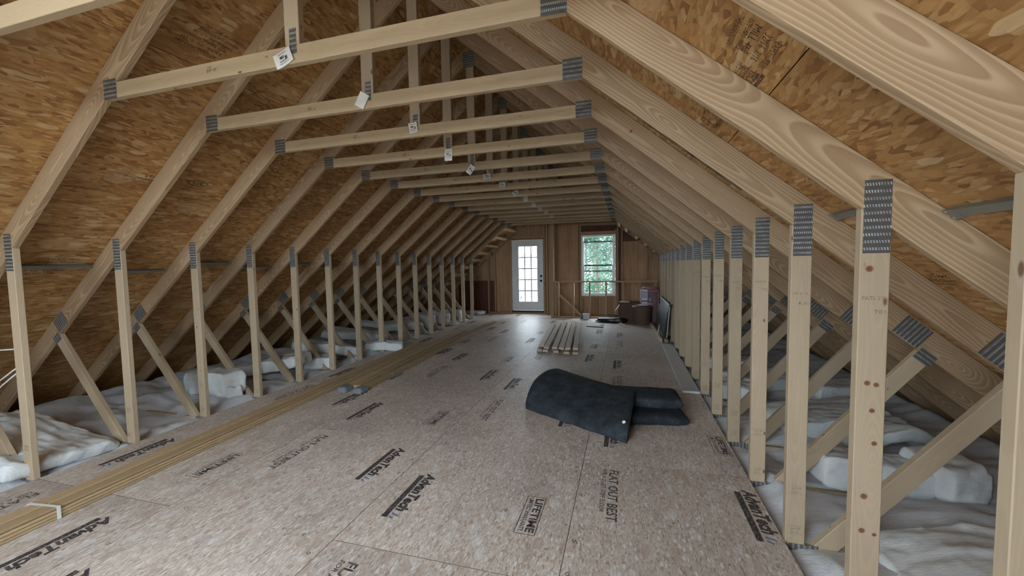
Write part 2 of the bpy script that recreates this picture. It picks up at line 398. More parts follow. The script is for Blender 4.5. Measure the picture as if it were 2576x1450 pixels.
# local axes of a print: x runs toward the camera (-Y), y points to +X
ADV = join_flat([sh(fit_text('AdvanTech', 0.43, 0.082, 0.046, 0.25), 0.0, 0.045)])
ADVBAR = join_flat([R1(0.03, 0.50, 0.0, 0.036)])
ADVSUB = join_flat([sh(fit_text('SUBFLOORING', 0.17, 0.014, 0.0), 0.05, 0.011)])
ADVBLUE = join_flat([(mesh('fl', [(0.45+0.03*i, 0.05, 0), (0.468+0.03*i, 0.05, 0), (0.48+0.03*i, 0.10-0.02*i, 0), (0.47+0.03*i, 0.10-0.02*i, 0)], [(0, 1, 2, 3)]), 0, 0, 1, 1) for i in range(2)])
FLAT = join_flat([sh(fit_text('FLAT OUT BEST', 0.58, 0.062, 0.014, 0.06), 0.0, 0.05), sh(fit_text("FOR A QUIET, STIFF FLOOR", 0.50, 0.034, 0.008, 0.12), 0.0, 0.0), sh(fit_text('TM', 0.02, 0.012, 0.0), 0.59, 0.10)])
LIFE = join_flat([R1(0, 0.36, 0, 0.004), R1(0, 0.36, 0.116, 0.12), R1(0, 0.004, 0, 0.12), R1(0.356, 0.36, 0, 0.12), sh(fit_text('LIFETIME', 0.32, 0.05, 0.032), 0.02, 0.058), sh(fit_text('LIMITED WARRANTY', 0.32, 0.028, 0.012), 0.02, 0.018)])
def printed(me, x, y, parent, PM, mat, name='printed_lettering'):
    Mx = frame(Vector((x, y, 0.0007)), Vector((0, -1, 0)), Vector((1, 0, 0)), Vector((0, 0, 1)))
    return link(name, me.copy() if mat in () else me, mat, parent, PM.inverted() @ Mx)
STAIR_X, STAIR_Y = -0.34, 9.04
marks_dot = [ringm(0.010, 0.010, 0.0036, 6), ringm(0.009, 0.011, 0.0034, 4), ringm(0.012, 0.012, 0.0036, 10)]
rng = random.Random(3)
for r, (x0, x1, ys, xp) in enumerate(ROWS):
    k = -2
    while True:
        y0 = ys + k*2.4384; y1 = y0 + 2.4354; k += 1
        if y0 > Y_BACK: break
        a, b = max(y0, Y_FRONT), min(y1, Y_BACK)
        if b - a < 0.05: continue
        if x1 > STAIR_X and b > STAIR_Y:
            if x0 > STAIR_X: b = STAIR_Y
            else:
                b = STAIR_Y
                if a < STAIR_Y: abox('floor_panel', x0, STAIR_X, STAIR_Y+0.003, Y_BACK, -FT, 0, M['floor'], floor, 0.001)
        if b - a < 0.05: continue
        p = abox('floor_panel', x0+.0005, x1-.0005, a, b-.0012, -FT, 0, M['floor'], floor, 0)
        PM = p.matrix_basis.copy()
        items = []
        for (mm, dx, yt, mat) in [(ADV, .13, .74, 'ink'), (ADVBAR, .13, .74, 'ink'), (ADVBLUE, .13, .74, 'inkblue'), (FLAT, .14, 2.32, 'ink'), (LIFE, .925, .655, 'ink'), (ADV, .93, 2.27, 'ink'), (ADVBAR, .93, 2.27, 'ink'), (ADVBLUE, .93, 2.27, 'inkblue')]:
            if r == 3 and dx > .9: dx += 0.03
            if r == 0 and dx < .2: dx -= 0.03
            yt2 = y0+yt
            if yt2 < b-0.02 and yt2-0.6 > a: printed(mm, xp+dx, yt2, p, PM, M[mat])
        # nail marks and little outline symbols along joists and seams
        if y0 < 5:
            parts = []
            for j in range(34):
                if j % 2: px, py = rng.uniform(x0+.05, x1-.05), rng.choice([i*S+.019+rng.uniform(-.02, .02) for i in range(-3, 10)])
                else: px, py = rng.choice([x0+rng.uniform(.02, .05), x1-rng.uniform(.02, .05)]) if rng.random() < .35 else rng.uniform(x0+.03, x1-.03), rng.uniform(a+.03, b-.03)
                if a+.02 < py < b-.02: parts.append((rng.choice(marks_dot), -py, px, 1, 1))
            if parts: printed(join_flat(parts), 0, 0, p, PM, M['ink'], 'printed_symbols')
M['seamshade'] = plain('brown_seam_shade', (0.10, 0.055, 0.032), 0.7)  # brown strips fill the open panel seams, standing in for their shade
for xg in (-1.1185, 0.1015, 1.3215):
    abox('seam_shade_strip', xg-.0019, xg+.0019, Y_FRONT, STAIR_Y-.002, -FT, -.0006, M['seamshade'], floor, 0)
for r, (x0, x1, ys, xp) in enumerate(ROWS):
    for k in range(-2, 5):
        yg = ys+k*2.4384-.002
        if Y_FRONT+.1 < yg < STAIR_Y-.1: abox('seam_shade_strip', x0+.001, x1-.001, yg-.0019, yg+.0019, -FT, -.0006, M['seamshade'], floor, 0)
# ------------------------------------------------------------------ roof
ceil = empty('ceiling'); setp(ceil, 'orange-brown strand board roof sheathing above the trusses', kind='structure')
th = math.atan(SL); RP = {}
SEAMX = [-0.687, 0.25, 1.187, 2.13, 3.067, 4.004, 4.9]
for s in (1, -1):
    for i in range(len(SEAMX)-1):
        xa, xb = max(0.0, SEAMX[i]), SEAMX[i+1]
        w = (xb-xa)/math.cos(th)-0.003
        for k in range(-3, 6):
            off = (0.62 if i % 2 else 1.84) + (0.0 if s > 0 else 0.6)
            y0 = max(k*2.4384+off-0.6, Y_FRONT-0.05); y1 = min((k+1)*2.4384+off-0.603, 10.2)
            if y1-y0 < 0.1: continue
            xm = (xa+xb)/2
            ex = Vector((0, 1, 0)); ey = Vector((s*math.cos(th), 0, -math.sin(th))); ez = ex.cross(ey)
            if ez.z < 0: ez = -ez; ey = -ey
            ey = ez.cross(ex)
            PMx = frame(Vector((s*xm, (y0+y1)/2, roofz(xm))), ex, ey, ez)
            o = link('roof_panel', box_mesh(y1-y0, w, 0.011, 0.0008), M['roof'], ceil, PMx)
            RP[(s, i, k)] = (o, PMx, y0, y1, xa, xb)
    me = mesh('underlay', [(0, Y_FRONT-.1, roofz(0)+.03), (s*4.95, Y_FRONT-.1, roofz(4.95)+.03), (s*4.95, 10.25, roofz(4.95)+.03), (0, 10.25, roofz(0)+.03)], [(0, 1, 2, 3)])
    link('roof_underlay', me, M['roofing'], ceil)
def roof_print(me, s, x, y, ang, mat):
    """print on the underside of the sheathing; ang turns it in the roof plane"""
    for (o, PMx, y0, y1, xa, xb) in [v for k, v in RP.items() if k[0] == s]:
        if y0 <= y < y1 and xa <= abs(x) < xb:
            e1 = Vector((0, 1, 0)); nrm = Vector((-s*math.sin(th), 0, -math.cos(th))); e2 = nrm.cross(e1)
            ex = math.cos(ang)*e1+math.sin(ang)*e2; ey = nrm.cross(ex)
            P = Vector((x, y, roofz(x)))+nrm*0.0009
            link('printed_stamp', me, mat, o, PMx.inverted() @ frame(P, ex, ey, nrm)); return
def txt(s, l, h, b=0.0, dx=0, dy=0): return sh(fit_text(s, l, h, b), dx, dy)
ST1 = join_flat([txt('THIS SIDE DOWN', .17, .022, 0, 0, .0), txt('ESTE LADO ABAJO', .17, .022, 0, -.01, .032)])
ST2 = join_flat([txt('TECO', .10, .036, .02, 0, .05), txt('TESTED', .09, .018, .01, 0, .022), R1(-.01, .12, .042, .045), R1(-.01, .12, .090, .104), txt('PS 2-10', .08, .014, 0, 0, 0)])
ST3 = join_flat([txt('MILL 468', .16, .026, .0, 0, .0), txt('32/16  7/16', .16, .026, 0, .01, .04), txt('EXPOSURE 1', .15, .024, 0, .02, .08)])
ST4 = join_flat([(ringm(.088, .034, .006), 0, 0, 1, 1), (ringm(.078, .027, .003), 0, 0, 1, 1), txt('APA', .10, .032, .03, -.05, -.015)])
ST5 = join_flat([txt('RATED SHEATHING', .24, .02, .01, 0, 0.03), txt('24/16', .12, .024, .02, 0, 0), txt('SIZED FOR SPACING', .22, .014, 0, 0.02, .06)])
ST6 = join_flat([txt(w, .26, .02, .01, .02*i, .034*i) for i, w in enumerate(['SIZED FOR SPACING', 'RATED SHEATHING', 'EXPOSURE 1 7/16', 'THIS SIDE DOWN', '32/16  PS 2-10', 'MILL 468 HUD UM'])])
roof_print(ST1, 1, 1.955, -0.30, 0.0, M['inkroof'])
roof_print(ST3, 1, 2.00, -0.30, 0.0, M['inkroof'])
roof_print(ST2, 1, 2.01, -0.08, 0.0, M['inkroof'])
roof_print(ST3, 1, 1.99, 0.40, 0.0, M['inkroof'])
roof_print(ST5, 1, 2.95, 0.46, 0.0, M['inkroof'])
roof_print(ST3, 1, 2.6, 0.85, 0.0, M['inkroof'])
for i, y in enumerate((0.93, 2.3, 3.4, 5.8)): roof_print(ST4, -1, -1.95, y, PI, M['inkroof'])
for i, y in enumerate((0.66, 1.9, 3.0, 4.3)): roof_print(ST5, -1, -1.96, y, PI, M['inkroof'])
for i, y in enumerate((0.58, 1.72, 2.9)): roof_print(ST6, -1, -0.96, y, PI, M['inkroof'])
for i, y in enumerate((0.5, 1.8, 2.35, 3.6)): roof_print(ST6, -1, -2.72, y, PI, M['inkroof'])
roof_print(ST6, -1, -1.55, 1.5, PI, M['inkroof'])
# ------------------------------------------------------------------ gable walls
def gable_panel(name, x0, x1, z0, z1, y0, y1, mat, parent):
    p = [(x0, z0), (x1, z0), (x1, z1), (x0, z1)]
    c = roofz(0)-0.004
    p = clip(p, SL, 1, c); p = clip(p, -SL, 1, c) if len(p) > 2 else p
    if len(p) < 3: return
    return xz_member(name, p, (0, 1), y0, y1-y0, mat, parent, 0.001)
YS0, YS1 = Y_BACK+0.089, Y_BACK+0.101
wall = empty('wall_back'); setp(wall, 'far gable wall of orange-brown sheathing and open studs', kind='structure')
DX0, DX1, DZ1 = -1.665, -0.672, 2.20        # door rough opening
WX0, WX1, WZ0, WZ1 = 0.407, 1.345, 0.53, 2.262
for (x0, x1, z0, z1, mm) in [(-4.9, -3.42, -.6, 1.2, 'ply'), (-3.417, -2.2, -.6, 0.98, 'redply'), (-3.417, -2.2, .983, 2.4, 'ply'), (-2.197, DX0, -.6, 2.25, 'ply'), (-2.197, DX0, 2.253, 4, 'ply'),
        (DX0, DX1, DZ1, 2.7, 'ply'), (DX0, DX1, 2.703, 4.2, 'ply'), (DX1, -.3, -.6, 2.7, 'ply'), (-.297, WX0, -2.4, 2.7, 'ply'), (WX0, WX1, WZ1, 2.6, 'redply'), (WX0, WX1, -2.4, WZ0, 'ply'),
        (WX1, 1.53, -2.4, 2.7, 'redply'), (1.533, 2.19, -2.4, 2.05, 'ply'), (1.533, 2.19, 2.053, 2.7, 'redply'), (WX0, WX1, 2.6, 2.7, 'ply'), (2.193, 3.4, -2.4, 2.0, 'ply'), (3.403, 4.9, -.6, 1.2, 'ply'),
        (-1.3, 0, 2.703, 4.2, 'ply'), (0, 1.6, 2.703, 4.2, 'ply'), (-2.197, -1.303, 2.703, 4.2, 'ply')]:
    gable_panel('sheathing_panel', x0, x1, z0, z1, YS0, YS1, M[mm], wall)
for (x0, x1, z0, z1) in [(-4.9, DX0-.001, -.6, 4.2), (DX1+.001, WX0-.001, -2.5, 4.2), (WX1+.001, 4.9, -2.5, 4.2), (DX0-.001, DX1+.001, DZ1+.001, 4.2), (WX0-.001, WX1+.001, WZ1+.001, 4.2), (WX0-.001, WX1+.001, -2.5, WZ0-.001), (DX0-.001, DX1+.001, -.6, -.001)]:
    gable_panel('siding', x0, x1, z0, z1, YS1+.001, YS1+.02, M['roofing'], wall)
def wstud(x, z0, z1, w=.038):
    p = clip(clip([(x, z0), (x+w, z0), (x+w, z1), (x, z1)], SL, 1, und(0)), -SL, 1, und(0))
    if len(p) > 2: xz_member('stud', p, (0, 1), Y_BACK, .0885, M['wallstud'], wall, .002)
for x in (-3.6, -3.0, -2.41, -2.2): wstud(x, 0, 3.9)
for x in (-1.742, -1.704): wstud(x, 0, 3.9 if x < -1.72 else DZ1+.0)
for x in (-.67, -.595, -.52): wstud(x, 0, 3.9)
for x in (-.36,): wstud(x, -1.2, 3.9)
for x in (.30, .367): wstud(x, -1.2, 3.9 if x < .35 else WZ1+.14)
for x in (1.349, 1.395): wstud(x, -1.2, 3.9 if x > 1.38 else WZ1+.14)
for x in (1.51, 2.168, 2.80): wstud(x, -1.2, 3.9)
for x in (.82,): wstud(x, 0.04, WZ0-.045)
for x in (.41, 1.31): wstud(x, 0.04, WZ0-.045)
abox('sill_plate', WX0, WX1, Y_BACK, Y_BACK+.088, WZ0-.042, WZ0-.002, M['wallstud'], wall)
abox('header', WX0-.03, WX1+.03, Y_BACK, Y_BACK+.05, WZ1+.004, WZ1+.09, M['wallstud'], wall)
abox('header', WX0-.03, WX1+.03, Y_BACK, Y_BACK+.05, 2.52, 2.60, M['wallstud'], wall)
abox('header', DX0, DX1, Y_BACK, Y_BACK+.06, DZ1+.025, DZ1+.1, M['wallstud'], wall)
abox('bottom_plate', -.3, 2.4, Y_BACK, Y_BACK+.088, -.04, 0.0, M['wallstud'], wall)
abox('bottom_plate', -2.40, DX0-.08, Y_BACK, Y_BACK+.088, .0, 0.038, M['wallstud'], wall)
for s in (1, -1):
    xz_member('gable_rafter', [(0, und(0)), (0, und(0)+RV-.004), (s*4.8, roofz(4.8)-.004), (s*4.8, und(4.8))], (s, -SL), Y_BACK, .038, M['wallstud'], wall)
# stairwell below the half wall
well = empty('wall_stairwell'); setp(well, 'stairwell sides below the half wall', kind='structure')
abox('stairwell_side', STAIR_X-.012, STAIR_X, STAIR_Y, Y_BACK+.08, -2.4, -.02, M['redply'], well)
abox('stairwell_side', 2.41, 2.422, STAIR_Y, Y_BACK+.08, -2.4, -.02, M['ply'], well)
abox('stairwell_side', STAIR_X, 2.41, STAIR_Y-.03, STAIR_Y-.018, -2.4, -.02, M['ply'], well)
abox('stairwell_landing', STAIR_X, 2.41, STAIR_Y-.018, Y_BACK+.08, -2.42, -2.4, M['floor'], well)
# attic side bottoms (ceiling boards under the insulation), so no daylight leaks up
for s in (1, -1):
    o = abox('ceiling_board', min(s*2.4, s*4.9), max(s*2.4, s*4.9), Y_FRONT-.05, 10.2, -.40, -.385, M['ply'], None)
    o.name = 'trim_eave'; setp(o, 'board closing the %s eave under the insulation' % ('right' if s > 0 else 'left'), kind='structure')
    o = abox('trim_eave', min(s*4.86, s*4.9), max(s*4.86, s*4.9), Y_FRONT-.05, 10.2, -.385, roofz(4.88)-.02, M['ply'], None)
    setp(o, 'outer eave board on the %s' % ('right' if s > 0 else 'left'), kind='structure')
o = abox('floor_base', -2.43, 2.43, Y_FRONT-.05, STAIR_Y-.035, -.40, -.385, M['ply'], None); o.name = 'floor_base'; setp(o, 'ceiling boards of the room below', kind='structure')
o = abox('floor_base', -2.43, STAIR_X-.02, STAIR_Y-.03, 10.2, -.40, -.385, M['ply'], None); setp(o, 'ceiling boards of the room below beside the stairwell', kind='structure')
# gable behind the camera with its wide window
fwall = empty('wall_front'); setp(fwall, 'gable wall behind the camera with a wide window', kind='structure')
bx0, bx1, bz0, bz1 = BACKWIN
for (x0, x1, z0, z1) in [(-4.9, bx0, -.4, 4), (bx1, 4.9, -.4, 4), (bx0, bx1, -.4, bz0), (bx0, 0, bz1, 4), (0, bx1, bz1, 4)]:
    gable_panel('sheathing_panel', x0, x1, z0, z1, Y_FRONT-.012, Y_FRONT, M['ply'], fwall)
fwin = empty('window_2', (0, Y_FRONT-.02, 0)); setp(fwin, 'wide window in the gable behind the camera', kind='structure')
for (x0, x1, z0, z1) in [(bx0, bx1, bz0, bz0+.05), (bx0, bx1, bz1-.05, bz1), (bx0, bx0+.05, bz0, bz1), (bx1-.05, bx1, bz0, bz1), (-.03, .03, bz0, bz1)]:
    abox('window_frame', x0, x1, -.04, .03, z0, z1, M['vinyl'], fwin)
for (x0, x1) in ((bx0+.05, -.03), (.03, bx1-.05)): abox('pane', x0, x1, -.008, -.004, bz0+.05, bz1-.05, M['glass'], fwin, 0)

# ------------------------------------------------------------------ door
door = empty('door_1', (0, 0, 0)); setp(door, 'white door with fifteen panes and dark knobs', kind='structure')
dx0, dx1, dz0, dz1 = -1.645, -0.692, 0.10, 2.175
yd = Y_BACK+.02
gx0, gx1, gz0, gz1 = -1.447, -0.865, 0.348, 2.0
for (x0, x1, z0, z1) in [(dx0, gx0, dz0, dz1), (gx1, dx1, dz0, dz1), (gx0, gx1, dz0, gz0), (gx0, gx1, gz1, dz1)]:
    abox('door_slab', x0, x1, yd, yd+.044, z0, z1, M['white'], door, .001)
for (x0, x1, z0, z1) in [(gx0-.015, gx0+.012, gz0-.015, gz1+.015), (gx1-.012, gx1+.015, gz0-.015, gz1+.015), (gx0, gx1, gz0-.015, gz0+.012), (gx0, gx1, gz1-.012, gz1+.015)]:
    abox('glazing_bead', x0, x1, yd-.008, yd+.05, z0, z1, M['white'], door)
pw, ph = (gx1-gx0)/3, (gz1-gz0)/5
for i in range(1, 3): abox('muntin', gx0+i*pw-.017, gx0+i*pw+.017, yd+.008, yd+.034, gz0, gz1, M['white'], door)
for j in range(1, 5): abox('muntin', gx0, gx1, yd+.012, yd+.034, gz0+j*ph-.017, gz0+j*ph+.017, M['white'], door)
for i in range(3):
    for j in range(5): abox('pane', gx0+i*pw+.008, gx0+(i+1)*pw-.008, yd+.02, yd+.024, gz0+j*ph+.008, gz0+(j+1)*ph-.008, M['glass'], door, 0)
for (x0, x1, z0, z1) in [(DX0+.002, dx0-.003, 0.03, DZ1-.002), (dx1+.003, DX1-.002, 0.03, DZ1-.002), (DX0+.002, DX1-.002, dz1+.004, DZ1-.002)]:
    abox('door_jamb', x0, x1, Y_BACK-.005, YS1+.02, z0, z1, M['wallstud'], door)
for z in (.35, 1.15, 1.95): abox('hinge', dx0-.012, dx0+.004, yd-.012, yd, z-.05, z+.05, M['bronze'], door)
abox('threshold', DX0+.01, DX1-.01, Y_BACK-.02, YS1+.02, 0.035, dz0-.006, M['rubber'], door)
abox('sill', DX0, DX1, Y_BACK-.02, YS1+.02, 0.0, 0.034, M['wallstud'], door)
KN = lathe_mesh([(0, 0), (.031, 0), (.033, .006), (.014, .01), (.012, .03), (.026, .04), (.028, .055), (.02, .066), (0, .069)], 20)
KD = lathe_mesh([(0, 0), (.031, 0), (.033, .01), (.027, .022), (.012, .024), (0, .024)], 20)
for me, z, nm in ((KN, .972, 'door_knob'), (KD, 1.112, 'deadbolt')):
    link(nm, me, M['bronze'], door, frame(Vector((-.76, yd, z)), Vector((1, 0, 0)), Vector((0, 0, 1)), Vector((0, -1, 0))))
# ------------------------------------------------------------------ window
win = empty('window_1', (0, 0, 0)); setp(win, 'white double-hung window looking out on trees', kind='structure')
yw = Y_BACK+.03
for (x0, x1, z0, z1) in [(WX0+.003, WX0+.06, WZ0+.003, WZ1-.003), (WX1-.06, WX1-.003, WZ0+.003, WZ1-.003), (WX0+.06, WX1-.06, WZ0+.003, WZ0+.06), (WX0+.06, WX1-.06, WZ1-.06, WZ1-.003)]:
    abox('window_frame', x0, x1, yw, yw+.09, z0, z1, M['vinyl'], win)
wx0, wx1, wz0, wz1 = WX0+.06, WX1-.06, WZ0+.06, WZ1-.06
zr = 1.40
def sash(z0, z1, y0):
    for (x0, x1, a, b) in [(wx0+.001, wx0+.03, z0, z1), (wx1-.03, wx1-.001, z0, z1), (wx0+.03, wx1-.03, z0, z0+.026), (wx0+.03, wx1-.03, z1-.026, z1)]:
        abox('sash_rail', x0, x1, y0, y0+.03, a, b, M['vinyl'], win)
    abox('pane', wx0+.03, wx1-.03, y0+.013, y0+.017, z0+.026, z1-.026, M['glass'], win, 0)
abox('meeting_rail', wx0+.03, wx1-.03, yw+.004, yw+.0115, zr-.022, zr+.02, M['shadowvinyl'], win)
sash(wz0+.001, zr+.012, yw+.012); sash(zr-.012, 2.06, yw+.046)
abox('sash_rail', wx0, wx1, yw+.02, yw+.05, 2.05, 2.078, M['shadowvinyl'], win)
abox('sash_rail', wx0, wx1, yw+.02, yw+.04, 1.22, 1.255, M['shadowvinyl'], win)
abox('pane', wx0, wx1, yw+.06, yw+.064, 2.06, wz1, M['glass'], win, 0)
# ------------------------------------------------------------------ trusses
def plate(cx, cz, w, h, ang, parent, y=-0.0013, name='gusset_plate'):
    ex = Vector((math.cos(ang), 0, math.sin(ang))); ez = Vector((0, 1, 0)); ey = ez.cross(ex)
    return link(name, box_mesh(w, h, 0.0013, 0), M['plate'], parent, frame(Vector((cx, y, cz)), ex, ey, ez))
T = 0.038
def make_truss():
    t = empty('roof_truss')
    for s in (1, -1):
        X = lambda x: s*x
        xz_member('rafter', [(0, und(0)), (0, roofz(0)-.001), (X(4.8), roofz(4.8)-.001), (X(4.8), und(4.8))], (s, -SL), 0, T, M['rafter'], t)
        xz_member('knee_post', [(X(HW), -.02), (X(HW), und(HW)-.001), (X(HW+.089), und(HW+.089)-.001), (X(HW+.089), -.02)], (0, 1), 0, T, M['stud'], t)
        x0, x1 = 2.559, 2.674
        def meet(x0): x = (ZU+SL*HW+1.23*x0)/(1.23+SL); return (X(x), 1.23*(x-x0)-.001)
        xz_member('brace', [(X(x0-.016), -.02), meet(x0), meet(x1), (X(x1-.016), -.02)], (s, 1.23), 0, T, M['stud'], t)
        # plates
        plate(X(HW+.046), 1.6125, .255, .08, PI/2, t)
        plate(X(1.338), 2.557, .115, .11, PI/2, t)
        plate(X(3.27), und(3.27)+.085, .16, .125, -s*math.atan(SL), t)
        plate(X(3.335), .872, .075, .10, s*math.atan(1.23), t)
        plate(X(HW+.075), -.05, .15, .085, 0, t)
    xz_member('collar_tie', [(-1.391, 2.5045), (-1.285, 2.5932), (1.285, 2.5932), (1.391, 2.5045)], (1, 0), 0, T, M['tie'], t)
    xz_member('king_web', [(-.0365, 2.5935), (-.0365, und(.0365)-.001), (.008, und(0)-.001), (.0525, und(.0525)-.001), (.0525, 2.5935)], (0, 1), 0, T, M['stud'], t)
    xz_member('bottom_chord', [(-4.75, -.26), (-4.75, -.021), (4.75, -.021), (4.75, -.26)], (1, 0), 0, T, M['stud'], t)
    plate(.014, 2.612, .125, .042, PI/2, t)
    plate(0.0, 3.68, .16, .13, PI/2, t)
    return t
proto = make_truss()
ordn = ['nearest', 'second', 'third', 'fourth', 'fifth', 'sixth', 'seventh', 'eighth', 'ninth', 'tenth', 'eleventh', 'twelfth', 'thirteenth', 'fourteenth', 'fifteenth', 'farthest']
TAGS = {0: (-.045, 2.535, .11, .075, .35), 1: (-.03, 2.556, .075, .095, -.55), 2: (-.006, 2.573, .075, .08, .12), 3: (.017, 2.513, .075, .11, -.05), 4: (-.004, 2.51, .065, .10, -.65), 5: (-.03, 2.566, .10, .065, .1), 6: (-.02, 2.575, .09, .07, .0), 7: (.0, 2.56, .09, .07, .5), 8: (.01, 2.56, .08, .08, .2), 9: (.01, 2.555, .09, .07, -.3), 10: (0, 2.56, .08, .08, .4), 11: (0, 2.56, .08, .08, 0), 12: (.01, 2.56, .08, .08, .2)}
TAGP = join_flat([txt('DESIGN', .05, .008, .0, -.025, .02), txt('USE CAREFULLY', .06, .007, .01, -.03, -.028), R1(-.02, .005, 0, .012), R1(.012, .024, -.012, .004), R1(-.026, .02, -.014, -.011)])
STUDP = join_flat([txt('2x4 SPF', .045, .012, 0, -.022, .012), txt('KD-HT', .035, .010, 0, -.02, -.006), R1(-.03, .03, -.012, -.0105), R1(-.03, .03, .03, .0315)])
POSTP = join_flat([txt('PATE 23', .062, .013, 0, -.035, .05), txt('T01', .034, .014, 0, 0.0, 0)])
TIEP = join_flat([txt('SPF', .035, .02, .02, -.02, .0), R1(-.02, .02, .026, .03), txt('HT', .02, .016, .02, .03, .0)])
trusses = {}
for n, i in enumerate(N_TRUSS):
    t = proto if n == 0 else copy_tree(proto)
    t.location = (0, i*S, 0); trusses[i] = t
    if n == 0: lab = 'pine roof truss nearest the camera, its post cut by the right edge'
    elif n == 15: lab = 'farthest pine roof truss, next to the half wall'
    else: lab = '%s pine roof truss from the camera with knee posts and collar tie' % ordn[n]
    setp(t, lab, 'roof truss', 'attic roof trusses')
E2 = (Vector((1, 0, 0)), Vector((0, 0, 1)), Vector((0, -1, 0)))
for i in N_TRUSS:
    t = trusses[i]
    if i in TAGS:
        x, z, w, h, a = TAGS[i]
        # paper tag slightly curled off the tie
        nx = 6; v, f = [], []
        for k in range(nx+1):
            u = k/nx-.5
            for q in (-.5, .5): v.append((u*w, q*h, .0025+.010*(2*u*u)))
        for k in range(nx): f.append((2*k, 2*k+2, 2*k+3, 2*k+1))
        me = mesh('tag', v, f, True)
        ex = Vector((math.cos(a), 0, math.sin(a))); ez = Vector((0, -1, 0)); ey = ez.cross(ex)
        Mt = frame(Vector((x, -.001, z)), ex, ey, ez)
        o = link('paper_tag', me, M['paper'], t, Mt); o['label'] = 'white paper tag with small print'
        if i < 8 and i != 1: link('printed_lettering', TAGP, M['inkgrey'], o, Matrix.Translation((0, 0, .0075)))
    if i < 7:
        for s in (1, -1):
            xc = s*(HW+.045)
            link('printed_lettering', STUDP, M['inkstud'], t, frame(Vector((xc, -.0008, .22+.05*(i % 3))), *E2))
            link('printed_lettering', STUDP, M['inkstud'], t, frame(Vector((xc, -.0008, .055)), *E2))
            if s > 0: link('printed_lettering', POSTP, M['inkstud'], t, frame(Vector((xc, -.0008, 1.27-.03*(i % 2))), *E2))
        link('printed_lettering', TIEP, M['inkstud'], t, frame(Vector((-.55+.1*(i % 2), -.0008, 2.54)), *E2))
# knots on the near right post (big round ones seen in the photograph)
KNC = {}
def knot(cx, cz, rx, rz, t):
    v = [(0, 0, 0)]+[(rx*math.cos(2*PI*k/14)*(1+.15*math.sin(3*k)), rz*math.sin(2*PI*k/14), 0) for k in range(14)]
    me = mesh('knot', v, [(0, 1+k, 1+(k+1) % 14) for k in range(14)])
    link('wood_knot', me, M['knot'], t, frame(Vector((cx, -.0006, cz)), *E2))
def knotmat():
    t = NT('pine_knot'); v = t.coords(False)
    ln = t.n('ShaderNodeVectorMath', operation='LENGTH'); t.put(ln.inputs[0], v)
    nz = t.noise(v, 160, 2)
    d = t.math('ADD', t.math('MULTIPLY', ln.outputs['Value'], 70), t.math('MULTIPLY', nz, .35))
    return t.fin(t.ramp(d, [(0.0, (.11, .045, .025)), (0.75, (.20, .09, .05)), (1.0, (.36, .21, .12))]), .6)
M['knot'] = knotmat()
for (px, pz, r1) in [(.028, 1.43, .013), (.033, 1.02, .010), (.060, 1.015, .009), (.050, .92, .009), (.060, .80, .009), (.035, .60, .012), (.032, .47, .011), (.07, .46, .007)]:
    knot(HW+px, pz, r1, r1*.95, trusses[0])
def stainmat():
    t = NT('blue_stain'); v = t.coords(False)
    f = t.noise(t.mapping(v, scale=(14, 60, 1)), 1.0, 4, 0.7)
    return t.fin(t.ramp(f, [(0.42, (.02, .02, .026)), (0.56, (.16, .12, .085)), (0.66, (.40, .29, .185))]), .7)
M['stain'] = stainmat()
xa, xb = 1.47, 2.20
exs = Vector((1, 0, -SL)).normalized(); nds = Vector((-SL, 0, -1)).normalized()
pp = Vector(((xa+xb)/2, .019, und((xa+xb)/2)))+nds*.0007; hl = (xb-xa)/2/math.cos(th)
o = link('dark_stain', mesh('stain', [(-hl, -.004, 0), (-hl*.3, -.015, 0), (hl, -.016, 0), (hl, .012, 0), (hl*.2, .014, 0), (-hl*.6, .006, 0)], [(0, 1, 2, 3, 4, 5)]), M['stain'], trusses[1], frame(pp, exs, nds.cross(exs), nds))
o['label'] = 'black mould stain along the rafter edge'
knot(1.662, und(1.662)+.09, .024, .017, trusses[2])
# ------------------------------------------------------------------ metal spacers between rafters
def spacer(p0, p1, s, lab):
    """folded steel strip nailed from rafter to rafter, with a hooked claw at each end"""
    p0, p1 = Vector(p0), Vector(p1); d = p1-p0; L = d.length; ex = d.normalized()
    nrm = Vector((-s*math.sin(th), 0, -math.cos(th))); ez = (nrm-nrm.dot(ex)*ex).normalized(); ey = ez.cross(ex)
    Mx = frame(p0, ex, ey, ez)
    o = empty('truss_spacer'); o.matrix_basis = Mx
    w, h, tk = .034, .018, .0015
    prof = [(-w/2, 0), (-w/2, -h), (-w/2+tk, -h), (-w/2+tk, -tk), (w/2-tk, -tk), (w/2-tk, -h), (w/2, -h), (w/2, 0)]
    n = len(prof); a, b = .03, L-.03
    v = [(a, y, z) for y, z in prof]+[(b, y, z) for y, z in prof]
    f = [tuple(range(n))[::-1], tuple(range(n, 2*n))]+[(i, (i+1) % n, n+(i+1) % n, n+i) for i in range(n)]
    link('channel', bev(mesh('channel', v, f), 0), M['steel'], o)
    for x, sg in ((.03, -1), (L-.03, 1)):
        pts = [(x-sg*.02, -.02), (x+sg*.022, -.026), (x+sg*.030, -.012), (x+sg*.014, -.004), (x+sg*.014, .004), (x+sg*.030, .012), (x+sg*.022, .026), (x-sg*.02, .02)]
        if sg < 0: pts = pts[::-1]
        cl = link('claw', prism_mesh(pts, .002, 0), M['steel'], o)
        for yy in (-.015, .015): link('nail_head', mesh('nail', [(x+sg*.016+.004*math.cos(k*PI/3), yy+.004*math.sin(k*PI/3), .0025) for k in range(6)], [tuple(range(6))]), M['white'], cl)
    return setp(o, lab, 'metal brace', 'steel spacers between rafters')
def rp(s, x, y, dz=0.0):  # a point just under the rafter's lower edge
    return (s*x, y, und(x)-.002+dz)
